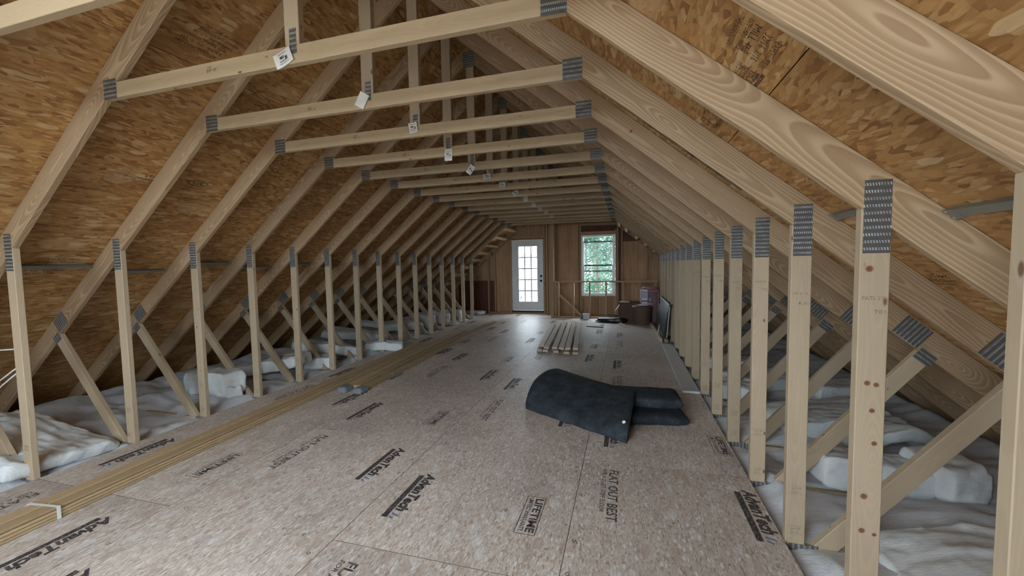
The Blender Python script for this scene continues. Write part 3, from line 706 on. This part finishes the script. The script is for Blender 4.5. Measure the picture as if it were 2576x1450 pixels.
# right: claws sit on the upper side of the rafters; left: strips cross the bays
for k, (i, xa, xb) in enumerate([(-1, 2.66, 2.66), (0, 2.59, 2.59), (1, 2.66, 2.66), (2, 2.59, 2.59)]):
    spacer((xa, i*S+.06, roofz(xa)-.022), (xb, (i+1)*S-.004, roofz(xb)-.022), 1, '%s steel spacer from the camera in the right roof bays' % ['first', 'second', 'third', 'fourth'][k])
for k, (i, xa) in enumerate([(0, 2.775), (1, 2.835), (2, 2.745), (3, 2.81), (4, 2.76), (5, 2.82)]):
    spacer((-xa, i*S+.05, und(xa)+.16), (-xa, (i+1)*S-.004, und(xa)+.16), -1, '%s steel spacer from the camera in the left roof bays' % ordn[k+1].replace('second', 'first').replace('third', 'second').replace('fourth', 'third').replace('fifth', 'fourth').replace('sixth', 'fifth').replace('seventh', 'sixth'))
# ------------------------------------------------------------------ lookout blocks between last truss and gable
y0, y1 = 14*S+T+.002, Y_BACK-.003
LB = [('left', -1, [1.50, 1.77, 2.03, 2.27, 2.50, 2.74, 3.0, 3.3]), ('right', 1, [1.47, 1.65, 1.90, 2.12, 2.32])]
for side, s, xs in LB:
    for k, x in enumerate(xs):
        ex = Vector((0, 1, 0)); c = Vector((s*x, (y0+y1)/2, und(x)+.022))
        nrm = Vector((s*math.sin(th), 0, math.cos(th))); ey = nrm.cross(ex)
        o = link('lookout_block', box_mesh(y1-y0, .089, .038, .002), M['wallstud'], None, frame(c-nrm*.019, ex, ey, nrm))
        setp(o, '%s lookout block from the top on the %s slope by the far gable' % (['first', 'second', 'third', 'fourth', 'fifth', 'sixth', 'seventh', 'eighth'][k], side), 'wood block', 'lookout blocks')
# ------------------------------------------------------------------ half wall framing
hwf = empty('half_wall_frame', (0, 8.95, 0)); setp(hwf, 'open stud half wall guarding the stairwell below the window', 'half wall')
abox('top_plate', -.245, 2.415, 0, .089, .955, .993, M['wallstud'], hwf)
abox('bottom_plate', -.245, 2.415, 0, .089, .001, .039, M['wallstud'], hwf)
for x in (-.217, -.145, .262, .692, 1.112, 1.55, 1.96, 2.345): abox('stud', x, x+.038, .002, .087, .04, .954, M['wallstud'], hwf)
bar('diagonal_brace', (-.22, .10, .715), (.50, .10, .03), .06, .018, M['wallstud'], hwf, (0, 1, 0))
abox('tall_post', -.333, -.247, 0, .089, .001, 2.60, M['wallstud'], hwf)
abox('header', -.333, 2.2, .0, .038, 2.601, 2.69, M['wallstud'], hwf)
# ------------------------------------------------------------------ insulation
def blanket(s, name, lab):
    nx, ny = 60, 300; v, f = [], []
    X0, X1, Y0, Y1 = 2.428, 4.55, -2.4, 9.7
    for j in range(ny+1):
        y = Y0+(Y1-Y0)*j/ny
        for i in range(nx+1):
            u = i/nx; x = X0+(X1-X0)*u
            ph = ((y-.019)/S) % 1.0
            z = -.035+.035*math.sin(PI*ph)**.7 + .12*u*u
            z += .07*noise.noise(Vector((x*2.1+s*9, y*1.6, 0)))+.02*noise.noise(Vector((x*4.5+s*3, y*12, 7)))+.025*noise.noise(Vector((x*6+s*5, y*7, 3)))+.01*noise.noise(Vector((x*17, y*19, 5)))
            if i == 0: z = -.05+.02*noise.noise(Vector((0, y*5, s*3)))
            if 1 <= i <= 3: z = min(z, -.055+.012*i)
            z = min(z, und(x)-.03)
            v.append((s*x, y, z))
    for j in range(ny):
        for i in range(nx):
            a = j*(nx+1)+i; q = (a, a+1, a+nx+2, a+nx+1); f.append(q if s > 0 else q[::-1])
    o = link(name, mesh(name, v, f, True), M['blanket']); return setp(o, lab, 'insulation', kind='stuff')
blanket(1, 'insulation_blanket', 'white fiberglass blanket between the joists behind the right posts')
blanket(-1, 'insulation_blanket', 'white fiberglass blanket between the joists behind the left posts')
def batt(lab, c, size, rot, seed, bend=0.0, sag=0.0, group=None):
    lx, ly, lz = size; nx, ny, nz = max(10, int(lx/.018)), max(8, int(ly/.018)), max(4, int(lz/.018))
    bm = bmesh.new(); vs = {}
    def P(i, j, k):
        if (i, j, k) in vs: return vs[(i, j, k)]
        a, b, c_ = 2*i/nx-1, 2*j/ny-1, 2*k/nz-1
        m_ = max(abs(a), abs(b), abs(c_)); 
        rr = 1-.03*(abs(a)**6*abs(b)**6)-.05*(abs(c_)**6)*(abs(a)**10+abs(b)**10)
        p = Vector((a*lx/2*rr, b*ly/2*rr, c_*lz/2*(1-.06*(a**10+b**10))))
        q = p*1.0+Vector((seed*3.1, seed*1.7, 0))
        p += Vector((noise.noise(q*9), noise.noise(q*9+Vector((5, 0, 0))), noise.noise(q*7+Vector((0, 9, 0)))))*.012+Vector((noise.noise(q*27), noise.noise(q*27+Vector((5, 0, 0))), noise.noise(q*23+Vector((0, 9, 0)))))*.007
        p += Vector((noise.noise(q*2.5), noise.noise(q*2.5+Vector((7, 0, 0))), noise.noise(q*2.2+Vector((0, 3, 0)))))*.026
        p.z += (.016*noise.noise(Vector((q.x*3.5, q.y*13, seed)))+.008*noise.noise(Vector((q.x*8, q.y*30, seed))))*(1 if c_ > 0 else .3)
        if bend:
            R = lx/bend; an = p.x/R; r2 = R-p.z; p = Vector((r2*math.sin(an), p.y, R-r2*math.cos(an)))
            p.z = -p.z if False else p.z
        p.z -= sag*(2*p.x/lx)**2
        vs[(i, j, k)] = bm.verts.new(p); return vs[(i, j, k)]
    for i in range(nx):
        for j in range(ny):
            bm.faces.new([P(i, j, 0), P(i, j+1, 0), P(i+1, j+1, 0), P(i+1, j, 0)]); bm.faces.new([P(i, j, nz), P(i+1, j, nz), P(i+1, j+1, nz), P(i, j+1, nz)])
    for i in range(nx):
        for k in range(nz):
            bm.faces.new([P(i, 0, k), P(i+1, 0, k), P(i+1, 0, k+1), P(i, 0, k+1)]); bm.faces.new([P(i, ny, k), P(i, ny, k+1), P(i+1, ny, k+1), P(i+1, ny, k)])
    for j in range(ny):
        for k in range(nz):
            bm.faces.new([P(0, j, k), P(0, j, k+1), P(0, j+1, k+1), P(0, j+1, k)]); bm.faces.new([P(nx, j, k), P(nx, j+1, k), P(nx, j+1, k+1), P(nx, j, k+1)])
    bmesh.ops.recalc_face_normals(bm, faces=bm.faces)
    me = bpy.data.meshes.new('batt'); bm.to_mesh(me); bm.free()
    for p in me.polygons: p.use_smooth = True
    o = link('insulation_batt', me, M['batt']); o.location = c; o.rotation_euler = [math.radians(a) for a in rot]
    return setp(o, lab, 'insulation', 'loose insulation batts')
# left side, near to far
batt('large torn batt sloping down behind the nearest left post', (-3.03, .17, .145), (1.12, .72, .10), (-6, 12, 6), 1)
batt('thick batt standing between the second and third left posts', (-3.05, 1.78, .15), (.85, .26, .26), (0, -6, -12), 2)
batt('small offcut leaning on that thick batt by the third left post', (-2.66, 1.70, .07), (.12, .16, .20), (4, 6, -10), 3)
batt('batt lump behind the fourth left post', (-3.10, 2.62, .14), (.95, .40, .15), (0, -10, 12), 4)
batt('low rounded batt behind the fifth left post', (-2.76, 3.16, .08), (.42, .34, .16), (0, 0, 30), 5)
batt('long batt lying across between the sixth and seventh left posts', (-3.02, 3.55, .19), (.95, .36, .14), (0, 14, 48), 6)
batt('white batt end resting on the subfloor beyond the seventh left post', (-2.44, 4.33, .075), (.62, .20, .14), (0, 2, 28), 7)
batt('flat grey batt under the eave behind the eighth left post', (-3.5, 4.9, .16), (1.1, .5, .15), (0, 6, 20), 8)
batt('small pale batt tucked at the left eave by the ninth post', (-3.55, 5.55, .26), (.45, .3, .1), (0, 6, 10), 9)
batt('broad batt slab behind the tenth left post', (-3.2, 6.0, .17), (1.0, .5, .15), (5, 4, 60), 10)
batt('upright crumpled batt behind the eleventh left post', (-2.98, 6.75, .17), (.6, .22, .34), (10, 0, -20), 11)
batt('bright batt standing behind the twelfth left post', (-2.85, 7.35, .16), (.5, .2, .32), (-8, 5, -15), 12)
batt('bright batt standing behind the thirteenth left post', (-2.9, 8.1, .14), (.6, .25, .27), (5, 0, 10), 13)
batt('thin batt strip along the foot of the far gable', (-2.8, 9.45, .05), (.8, .3, .09), (0, 0, 5), 14)
# right side, near to far
batt('rounded batt under the diagonal brace at the right edge', (3.25, .55, .02), (.9, .5, .14), (0, -6, 10), 20)
batt('thick bright slab of batt behind the second right post', (3.12, 1.32, .10), (.62, .24, .20), (0, 4, 6), 21)
batt('rolled batt end beyond the bright slab on the right', (3.52, 1.34, .11), (.26, .30, .24), (0, 0, 20), 22)
batt('arched curl of batt above the rolled end on the right', (3.55, 1.85, .20), (.62, .24, .09), (0, 8, 22), 23, sag=.14)
batt('flat batt sheet behind the third right post', (3.3, 2.35, .07), (.95, .55, .16), (0, -4, 14), 24)
batt('square-ended batt at the right eave beyond the curl', (3.68, 3.0, .13), (.55, .35, .18), (0, 0, 10), 25)
batt('batt lump behind the fifth right post', (2.80, 2.98, .07), (.45, .3, .15), (0, 6, -15), 26)
batt('batt behind the sixth right post', (3.1, 3.4, .09), (.7, .4, .15), (0, 0, 20), 28)
batt('batt behind the seventh right post', (3.0, 4.2, .09), (.6, .4, .15), (0, 4, -10), 29)
# ------------------------------------------------------------------ strapping boards along the left floor
def long_board(p0, p1, w, t, lab, grp):
    o = bar('strapping_board', p0, p1, w, t, M['board'], None, (0, 0, 1), .004)
    return setp(o, lab, 'board', grp)
rb = random.Random(5)
LAY = ['bottom', 'second', 'third', 'top']
for c in range(2):
    for l in range(4):
        j = rb.uniform(-.006, .006); e = rb.uniform(-.15, .15)
        p0 = Vector((-1.617-c*.106+j, -1.65, .0095+l*.0186)); p1 = Vector((-1.895-c*.106+j, 4.6+e, .0095+l*.0186))
        long_board(p0, p1, .093, .0168, '%s board in the %s stack of the near strapped bundle' % (LAY[l], ['inner', 'outer'][c]), 'near bundle of long boards')
for c in range(3):
    for l in range(3):
        j = rb.uniform(-.006, .006); e = rb.uniform(-.2, .2) if l < 2 else rb.uniform(-.5, 0)
        p0 = Vector((-1.372-c*.106+j, 2.30, .0095+l*.0186)); p1 = Vector((-1.575-c*.106+j, (7.65, 6.3, 5.3)[c]+e, .0095+l*.0186))
        long_board(p0, p1, .093, .0168, '%s board in the %s stack of the far bundle with wrapped ends' % (LAY[l] if l < 2 else 'top', ['right', 'middle', 'left'][c]), 'far bundle of long boards')
def band(lab, y, x0, x1, h, mat, w=.014, skew=0.0):
    pts = [(x1+.004, 0.001), (x1+.004, h+.004), (x0-.004, h+.004), (x0-.004, .001)]
    v, f = [], []
    for k, (x, z) in enumerate(pts): v += [(x, y-w/2+skew*(x-x1), z), (x, y+w/2+skew*(x-x1), z)]
    for k in range(3): f.append((2*k, 2*k+1, 2*k+3, 2*k+2))
    me = mesh('band', v, f); o = link('strap_band', me, mat)
    md = o.modifiers.new('thick', 'SOLIDIFY'); md.thickness = .0012; md.offset = 1
    return setp(o, lab, 'strap')
band('white strap around the near bundle of boards', -.245, -1.842, -1.628, .074, M['strap'], .018, .12)
band('thin string around the far bundle, nearer one', 2.85, -1.665, -1.34, .056, M['strap'], .006)
band('thin string around the far bundle, farther one', 3.3, -1.68, -1.357, .056, M['strap'], .006)
def wrapped(lab, x0, x1, y):
    me = prism_mesh([(-.07, -(x1-x0)/2), (.07, -(x1-x0)/2), (.07, (x1-x0)/2), (-.07, (x1-x0)/2)], .062, .012, 2)
    for q in me.vertices: q.co += Vector((noise.noise(q.co*40), noise.noise(q.co*37+Vector((3, 0, 0))), noise.noise(q.co*31)))*.006
    o = link('plastic_wrap', me, M['wrap'], None, frame(Vector(((x0+x1)/2, y, .001)), Vector((0, 1, 0)), Vector((-1, 0, 0)), Vector((0, 0, 1))))
    return setp(o, lab, 'wrap')
wrapped('blue-grey plastic wrap on the right bundle end', -1.43, -1.31, 2.228)
wrapped('blue-grey plastic wrap on the left bundle end', -1.64, -1.52, 2.228)
# ------------------------------------------------------------------ pile of two-by-fours
top = ['leftmost', 'second from the left', 'third from the left', 'third from the right', 'second from the right', 'rightmost']
def two4(x0, x1, ya, yb, z, lab, on_edge=False, roll=0):
    o = bar('lumber_stick', (x0, ya, z), (x1, yb, z), .089 if not on_edge else .04, .038, M['lumber'], None, (math.sin(roll), 0, math.cos(roll)), .004)
    return setp(o, lab, 'lumber', 'pile of two-by-fours on the floor')
for k, (x0, x1, ya, yb) in enumerate([(.235, -.02, 4.76, 7.5), (.335, .07, 4.75, 7.55), (.52, .17, 4.72, 7.6), (.70, .32, 4.66, 7.6), (.845, .52, 4.66, 7.55)]):
    two4(x0, x1, ya, yb, .0195, '%s two-by-four in the bottom layer of the lumber pile' % ['leftmost', 'second', 'middle', 'fourth', 'rightmost'][k])
for k, (x0, x1, ya, yb, r) in enumerate([(.235, .0, 4.95, 7.45, -.05), (.345, .11, 4.80, 7.6, .1), (.485, .24, 4.80, 7.65, 0), (.60, .35, 4.78, 7.7, .12), (.705, .45, 4.78, 7.72, -.12), (.83, .585, 4.80, 7.6, 0)]):
    two4(x0, x1, ya, yb, .0625, '%s two-by-four in the top layer of the lumber pile' % top[k], roll=r)
# ------------------------------------------------------------------ folded black felt
def felt_obj():
    root = empty('felt_sheet', (1.3, 2.2, 0)); setp(root, 'folded heap of thick black felt on the subfloor', 'felt')
    O = Vector((1.3, 2.2, 0))
    Lc = [(.648, 2.135, .003), (.640, 2.18, .06), (.645, 2.30, .135), (.67, 2.46, .205), (.735, 2.63, .25), (.81, 2.76, .262), (.88, 2.92, .22), (.92, 3.05, .11), (.93, 3.10, .003)]
    Rc = [(1.628, 1.573, .003), (1.637, 1.60, .075), (1.655, 1.68, .135), (1.672, 1.82, .172), (1.69, 1.98, .187), (1.705, 2.15, .205), (1.72, 2.32, .20), (1.74, 2.50, .13), (1.75, 2.56, .003)]
    nu, nv = 30, 32; v, f = [], []
    def cr(P, t):
        n = len(P)-1; x = t*n; i = min(int(x), n-1); u = x-i
        p = [Vector(P[max(0, min(n, i+k))]) for k in (-1, 0, 1, 2)]
        return .5*((2*p[1])+(-p[0]+p[2])*u+(2*p[0]-5*p[1]+4*p[2]-p[3])*u*u+(-p[0]+3*p[1]-3*p[2]+p[3])*u**3)
    for j in range(nv+1):
        a, b = cr(Lc, j/nv), cr(Rc, j/nv)
        for i in range(nu+1):
            t = i/nu; p = a.lerp(b, t)
            k = math.sin(PI*t)*math.sin(PI*min(1, j/nv*1.15)) if j < nv else 0
            p.z += -.022*k+.008*noise.noise(p*5)*k
            if j == 0: p += Vector((.004*math.sin(t*17), .004*math.cos(t*23), 0))
            v.append(p-O)
    for j in range(nv):
        for i in range(nu): q = j*(nu+1)+i; f.append((q, q+1, q+nu+2, q+nu+1))
    o = link('flap', mesh('flap', v, f, True), M['felt'], root)
    sd = o.modifiers.new('thick', 'SOLIDIFY'); sd.thickness = .012; sd.offset = -1
    # the two folded-over ends that stick out to the right
    def fold(A, B, h, w, z0, nm):
        n, m_ = 16, 28; v, f = [], []
        A, B = Vector(A), Vector(B); d = (B-A).normalized(); sdv = Vector((-d.y, d.x, 0)); L = (B-A).length
        for i in range(n+1):
            t = i/n; tt = t*1.6 if t < .5 else .8+.2*math.sin((t-.5)*PI); x = L*tt; e = min(1, max(0, (x-(L-.55*h))/(.55*h))); k = math.sqrt(max(0, 1-e*e))
            kz = .05+.95*k; ky = .86+.14*min(1, (L-x)/.12)**.5
            for j in range(m_):
                w_ = 2*PI*j/m_; cs, sn = math.cos(w_), math.sin(w_)
                y = math.copysign(abs(cs)**.32, cs)*w/2*ky; z = math.copysign(abs(sn)**.5, sn)*h/2*kz
                p = A+d*x+sdv*y+Vector((0, 0, z0+h/2+z)); p.z += .006*noise.noise(p*7); p.z = max(p.z, .002); v.append(p-O)
        for i in range(n):
            for j in range(m_): f.append((i*m_+j, i*m_+(j+1) % m_, (i+1)*m_+(j+1) % m_, (i+1)*m_+j))
        f.append(tuple(range(n*m_, (n+1)*m_)))
        return link(nm, mesh('fold', v, f, True), M['felt'], root)
    fold((1.50, 2.325, 0), (2.125, 2.36, 0), .105, .40, .095, 'upper_fold')
    fold((1.45, 2.13, 0), (2.14, 2.24, 0), .092, .44, .002, 'lower_fold')
    return root
felt_obj()
o = link('paper_scrap', mesh('scrap', [(0, 0, 0), (.02, .004, .002), (.024, .022, .004), (.006, .026, 0), (-.006, .012, .002)], [(0, 1, 2, 3, 4)]), M['paper'])
o.location = (1.60, 1.665, .128); o.rotation_euler = (.9, 0, .2); o.modifiers.new('t', 'SOLIDIFY').thickness = .002; setp(o, 'tiny white paper scrap stuck on the black felt', 'paper scrap')
# ------------------------------------------------------------------ white foam board on the right
fb = empty('foam_board', (2.34, 4.37, 0)); setp(fb, 'long white foam board lying along the right posts', 'board')
o = link('panel', prism_mesh([(2.237-2.34, 3.03-4.37), (2.414-2.34, 3.03-4.37), (2.416-2.34, 5.74-4.37), (2.243-2.34, 5.74-4.37)], .022, .001), M['foam'], fb, Matrix.Translation((0, 0, .001)))
abox('cut_edge', 2.237-2.34, 2.414-2.34, 3.024-4.37, 3.0295-4.37, .001, .024, M['foamedge'], fb, 0)
# ------------------------------------------------------------------ ribbed black panel leaning on the posts, with sticks below
rpn = empty('ribbed_panel', (2.36, 6.9, 0)); setp(rpn, 'black ribbed panel leaning sideways against the right posts', 'panel')
pl = Vector((2.30, 5.96, .082)); tl = Vector((2.412, 5.96, .69)); eu = (tl-pl).normalized(); ey = Vector((0, 1, 0)); nn = eu.cross(ey)
if nn.x > 0: nn = -nn
hgt = (tl-pl).length; Lp = 1.92
def pb(name, a0, a1, u0, u1, d0, d1, mat):
    c = pl+ey*(a0+a1)/2+eu*(u0+u1)/2+nn*(d0+d1)/2-Vector((2.36, 6.9, 0))
    if (a1-a0) >= (u1-u0): ex_, ey_, l, w = ey, eu, a1-a0, u1-u0
    else: ex_, ey_, l, w = eu, ey, u1-u0, a1-a0
    ez_ = ex_.cross(ey_)
    return link(name, box_mesh(l, w, d1-d0, .002), mat, rpn, frame(c-ez_*(d1-d0)/2, ex_, ey_, ez_))
pb('backing', 0, Lp, 0, hgt-.02, -.012, 0, M['black'])
nr = 17
for k in range(nr):
    a = .06+k*(Lp-.12)/nr; pb('rib', a, a+.055, .01, hgt-.03, 0, .022, M['darkmetal'])
pb('end_frame', 0, .04, 0, hgt-.02, .0, .03, M['black']); pb('top_rail', 0, Lp, hgt-.02, hgt, -.02, .035, M['darkmetal'])
def stick(lab, p0, p1, w, t, mat, nm='wood_strip', upv=(0, 0, 1)):
    return setp(bar(nm, p0, p1, w, t, mat, None, upv, .002), lab, 'wood strip')
stick('pale two-by-four on edge along the foot of the ribbed panel', (2.245, 5.93, .041), (2.175, 7.9, .041), .038, .08, M['lumber'])
stick('second stick on the floor under the ribbed panel', (2.335, 5.96, .0265), (2.33, 7.8, .0265), .06, .05, M['board'])
stick('white strip standing at the near end of the ribbed panel', (2.335, 5.90, .10), (2.385, 5.90, .66), .012, .02, M['white'], 'white_strip', (0, 1, 0))
stick('short white strip standing before the ribbed panel', (2.215, 6.35, .083), (2.245, 6.35, .27), .012, .012, M['white'], 'white_strip', (0, 1, 0))
# ------------------------------------------------------------------ boxes, drum, bag, tub and bits at the far right
bxo = empty('cardboard_box', (1.72, 8.62, 0)); setp(bxo, 'brown cardboard box with a raised flap beside the half wall', 'box')
for (x0, x1, y0, y1, z0, z1) in [(-.245, .245, -.20, -.195, .001, .485), (-.245, .245, .195, .20, .001, .485), (-.245, -.24, -.195, .195, .001, .485), (.24, .245, -.195, .195, .001, .485), (-.24, .24, -.195, .195, .001, .006)]:
    abox('side', x0, x1, y0, y1, z0, z1, M['card'], bxo, 0)
abox('flap', -.24, .0, -.195, .195, .480, .485, M['card'], bxo, 0)
bar('flap', (-.35, 0, .26), (-.248, 0, .40), .20, .005, M['paper'], bxo, (1, 0, -.4), 0)
bar('flap', (-.30, 0, .34), (-.248, 0, .335), .20, .005, M['paper'], bxo, (0, 0, 1), 0)
dr = empty('fiber_drum', (1.995, 8.18, 0)); setp(dr, 'round brown fiber drum in front of the cardboard box', 'drum')
link('body', lathe_mesh([(0, .001), (.185, .001), (.188, .01), (.215, .40), (.218, .425), (.212, .425), (.20, .41)], 40), M['fiber'], dr)
link('lid', lathe_mesh([(.222, .395), (.224, .425), (.218, .432), (.10, .438), (0, .446)], 40), M['fiber'], dr)
link('packing_paper', mesh('pp', [(-.05, -.15, .45), (.12, -.1, .45), (.16, .06, .46), (.0, .12, .47), (-.14, .0, .455)], [(0, 1, 2, 3, 4)]), M['tub'], dr)
bag = empty('insulation_bag', (2.19, 8.64, 0)); setp(bag, 'printed pink and white insulation bag standing behind the drum', 'bag')
me = prism_mesh([(-.215, -.19), (.215, -.19), (.215, .19), (-.215, .19)], .845, .05, 4)
for p in me.polygons: p.use_smooth = True
for q in me.vertices: q.co += Vector((noise.noise(q.co*9), noise.noise(q.co*8+Vector((3, 0, 0))), 0))*.006
link('wrapper', me, M['pinkbag'], bag, Matrix.Translation((0, 0, .001)))
abox('printed_panel', -.195, -.06, -.206, -.199, .45, .80, M['tub'], bag, 0)
for k in range(5): abox('printed_line', -.185, -.075, -.2075, -.206, .60+.035*k, .615+.035*k, M['purple'], bag, 0)
abox('printed_band', -.195, -.06, -.209, -.2075, .50, .545, M['redprint'], bag, 0)
abox('printed_panel', -.05, .06, -.206, -.199, .48, .74, M['purple'], bag, 0)
abox('printed_panel', -.03, .03, -.2075, -.2062, .52, .60, M['pinkbag'], bag, 0)
abox('printed_band', -.05, .17, -.206, -.199, .75, .785, M['redprint'], bag, 0)
tub = empty('plastic_tub', (.63, 8.78, 0)); setp(tub, 'small milky white plastic tub at the foot of the half wall', 'tub')
link('body', lathe_mesh([(0, .004), (.07, .001), (.078, .01), (.09, .135), (.097, .14), (.097, .147), (.086, .147), (.075, .012), (0, .01)], 28), M['tub'], tub)
link('handle', tube_mesh([(.092*math.cos(a), -.02*math.sin(a)*2-.06*math.sin(a), .135-.05*math.sin(a)) for a in [k*PI/10 for k in range(11)]], .0025), M['white'], tub)
o = abox('dark_block', .495, .54, 8.80, 8.93, .001, .10, M['black']); o.name = 'dark_tool_box'; setp(o, 'small dark block beside the plastic tub', 'block')
# black bundle on the floor
bb = empty('black_bundle', (1.28, 8.38, 0)); setp(bb, 'flat black plastic bundle lying before the cardboard box', 'bundle')
def lump(name, lx, ly, lz, seed, loc, par, mat):
    n, m_ = 18, 14; v, f = [], []
    for i in range(n+1):
        a = PI*i/n
        for j in range(m_):
            b = 2*PI*j/m_; cs, sn = math.cos(b), math.sin(b)
            p = Vector((-math.cos(a)*lx/2, math.copysign(abs(cs)**.7, cs)*ly/2*math.sin(a)**.5, math.copysign(abs(sn)**.7, sn)*lz/2*math.sin(a)**.45))
            p += Vector((0, noise.noise(p*6+Vector((seed, 0, 0)))*.03, noise.noise(p*9+Vector((0, seed, 0)))*.012)); p.z = max(p.z+lz/2, .001); v.append(p)
    for i in range(n):
        for j in range(m_): f.append((i*m_+j, i*m_+(j+1) % m_, (i+1)*m_+(j+1) % m_, (i+1)*m_+j))
    return link(name, mesh(name, v, f, True), mat, par, Matrix.Translation(loc))
lump('fold', .74, .34, .11, 1, (.03, .02, 0), bb, M['black']); lump('fold', .5, .22, .08, 5, (.1, -.10, 0), bb, M['black'])
abox('handle', -.375, -.25, -.12, -.07, .02, .05, M['black'], bb); abox('buckle', -.24, -.20, -.10, -.085, .06, .066, M['lumber'], bb)
o = bar('steel_rod', (.75, 7.56, .008), (1.14, 7.46, .008), .014, .014, M['bronze']); setp(o, 'thin dark rod lying on the floor past the lumber pile', 'rod')
o = bar('wood_offcut', (1.49, 8.02, .021), (1.61, 7.60, .021), .06, .038, M['lumber']); setp(o, 'short pale wood offcut on the floor near the drum', 'offcut')
# ------------------------------------------------------------------ white cables at the left edge
for k, pts in enumerate([[(-3.1, .03, .885), (-2.85, .05, .902), (-2.62, .06, .92), (-2.515, .06, .935)], [(-3.3, .02, .40), (-3.0, .05, .575), (-2.83, .05, .678), (-2.65, .05, .768), (-2.515, .06, .83)], [(-3.28, .02, .365), (-2.98, .05, .54), (-2.81, .05, .643), (-2.64, .05, .735), (-2.515, .06, .80)]]):
    o = link('electric_cable', tube_mesh(pts, .0055), M['cable']); setp(o, ['upper white cable running to the nearest left post', 'middle white cable slanting up to the nearest left post', 'lowest white cable slanting up to the nearest left post'][k], 'cable', 'white cables')
# ------------------------------------------------------------------ outdoors
g = link('ground', mesh('ground', [(-80, -60, -3.2), (80, -60, -3.2), (80, 90, -3.2), (-80, 90, -3.2)], [(0, 1, 2, 3)]), M['grass']); setp(g, 'bare ground outside below the windows', kind='structure')
def tree(lab, x, y, h, r, n, seed):
    q = random.Random(seed); t = empty('tree', (x, y, -3.2)); setp(t, lab, 'tree', 'trees outside the window')
    link('trunk', tube_mesh([(0, 0, 0), (.1, 0, h*.35), (0, .1, h*.7), (.05, .05, h*.95)], .12, 8), M['bark'], t)
    v, f = [], []
    for _ in range(n):
        k = q.random()**.7; z = h*(.12+.88*k); rr = r*(1.02-k)*q.uniform(.25, 1.1)+.1; a = q.uniform(0, 2*PI)
        c = Vector((rr*math.cos(a), rr*math.sin(a), z+.25*math.sin(5*a+z*2)))
        for _ in range(5):
            d = c+Vector((q.gauss(0, .16), q.gauss(0, .16), q.gauss(0, .1))); u = Vector((q.gauss(0, 1), q.gauss(0, 1), q.gauss(0, .5))).normalized()*q.uniform(.07, .13); w = u.orthogonal().normalized()*q.uniform(.03, .06)
            b = len(v); v += [d-u, d+w, d+u, d-w]; f.append((b, b+1, b+2, b+3))
    o = link('foliage', mesh('foliage', v, f), M['leaf'], t); o['kind'] = 'stuff'
tree('tall feathery tree filling the window view', .25, 18.2, 11.0, 1.9, 2500, 1)
tree('far tree rising behind the feathery one', -.6, 27.0, 12.5, 3.0, 2600, 3)
tree('low leafy shrub below the door panes', -3.9, 16.5, 3.6, 1.4, 900, 4)
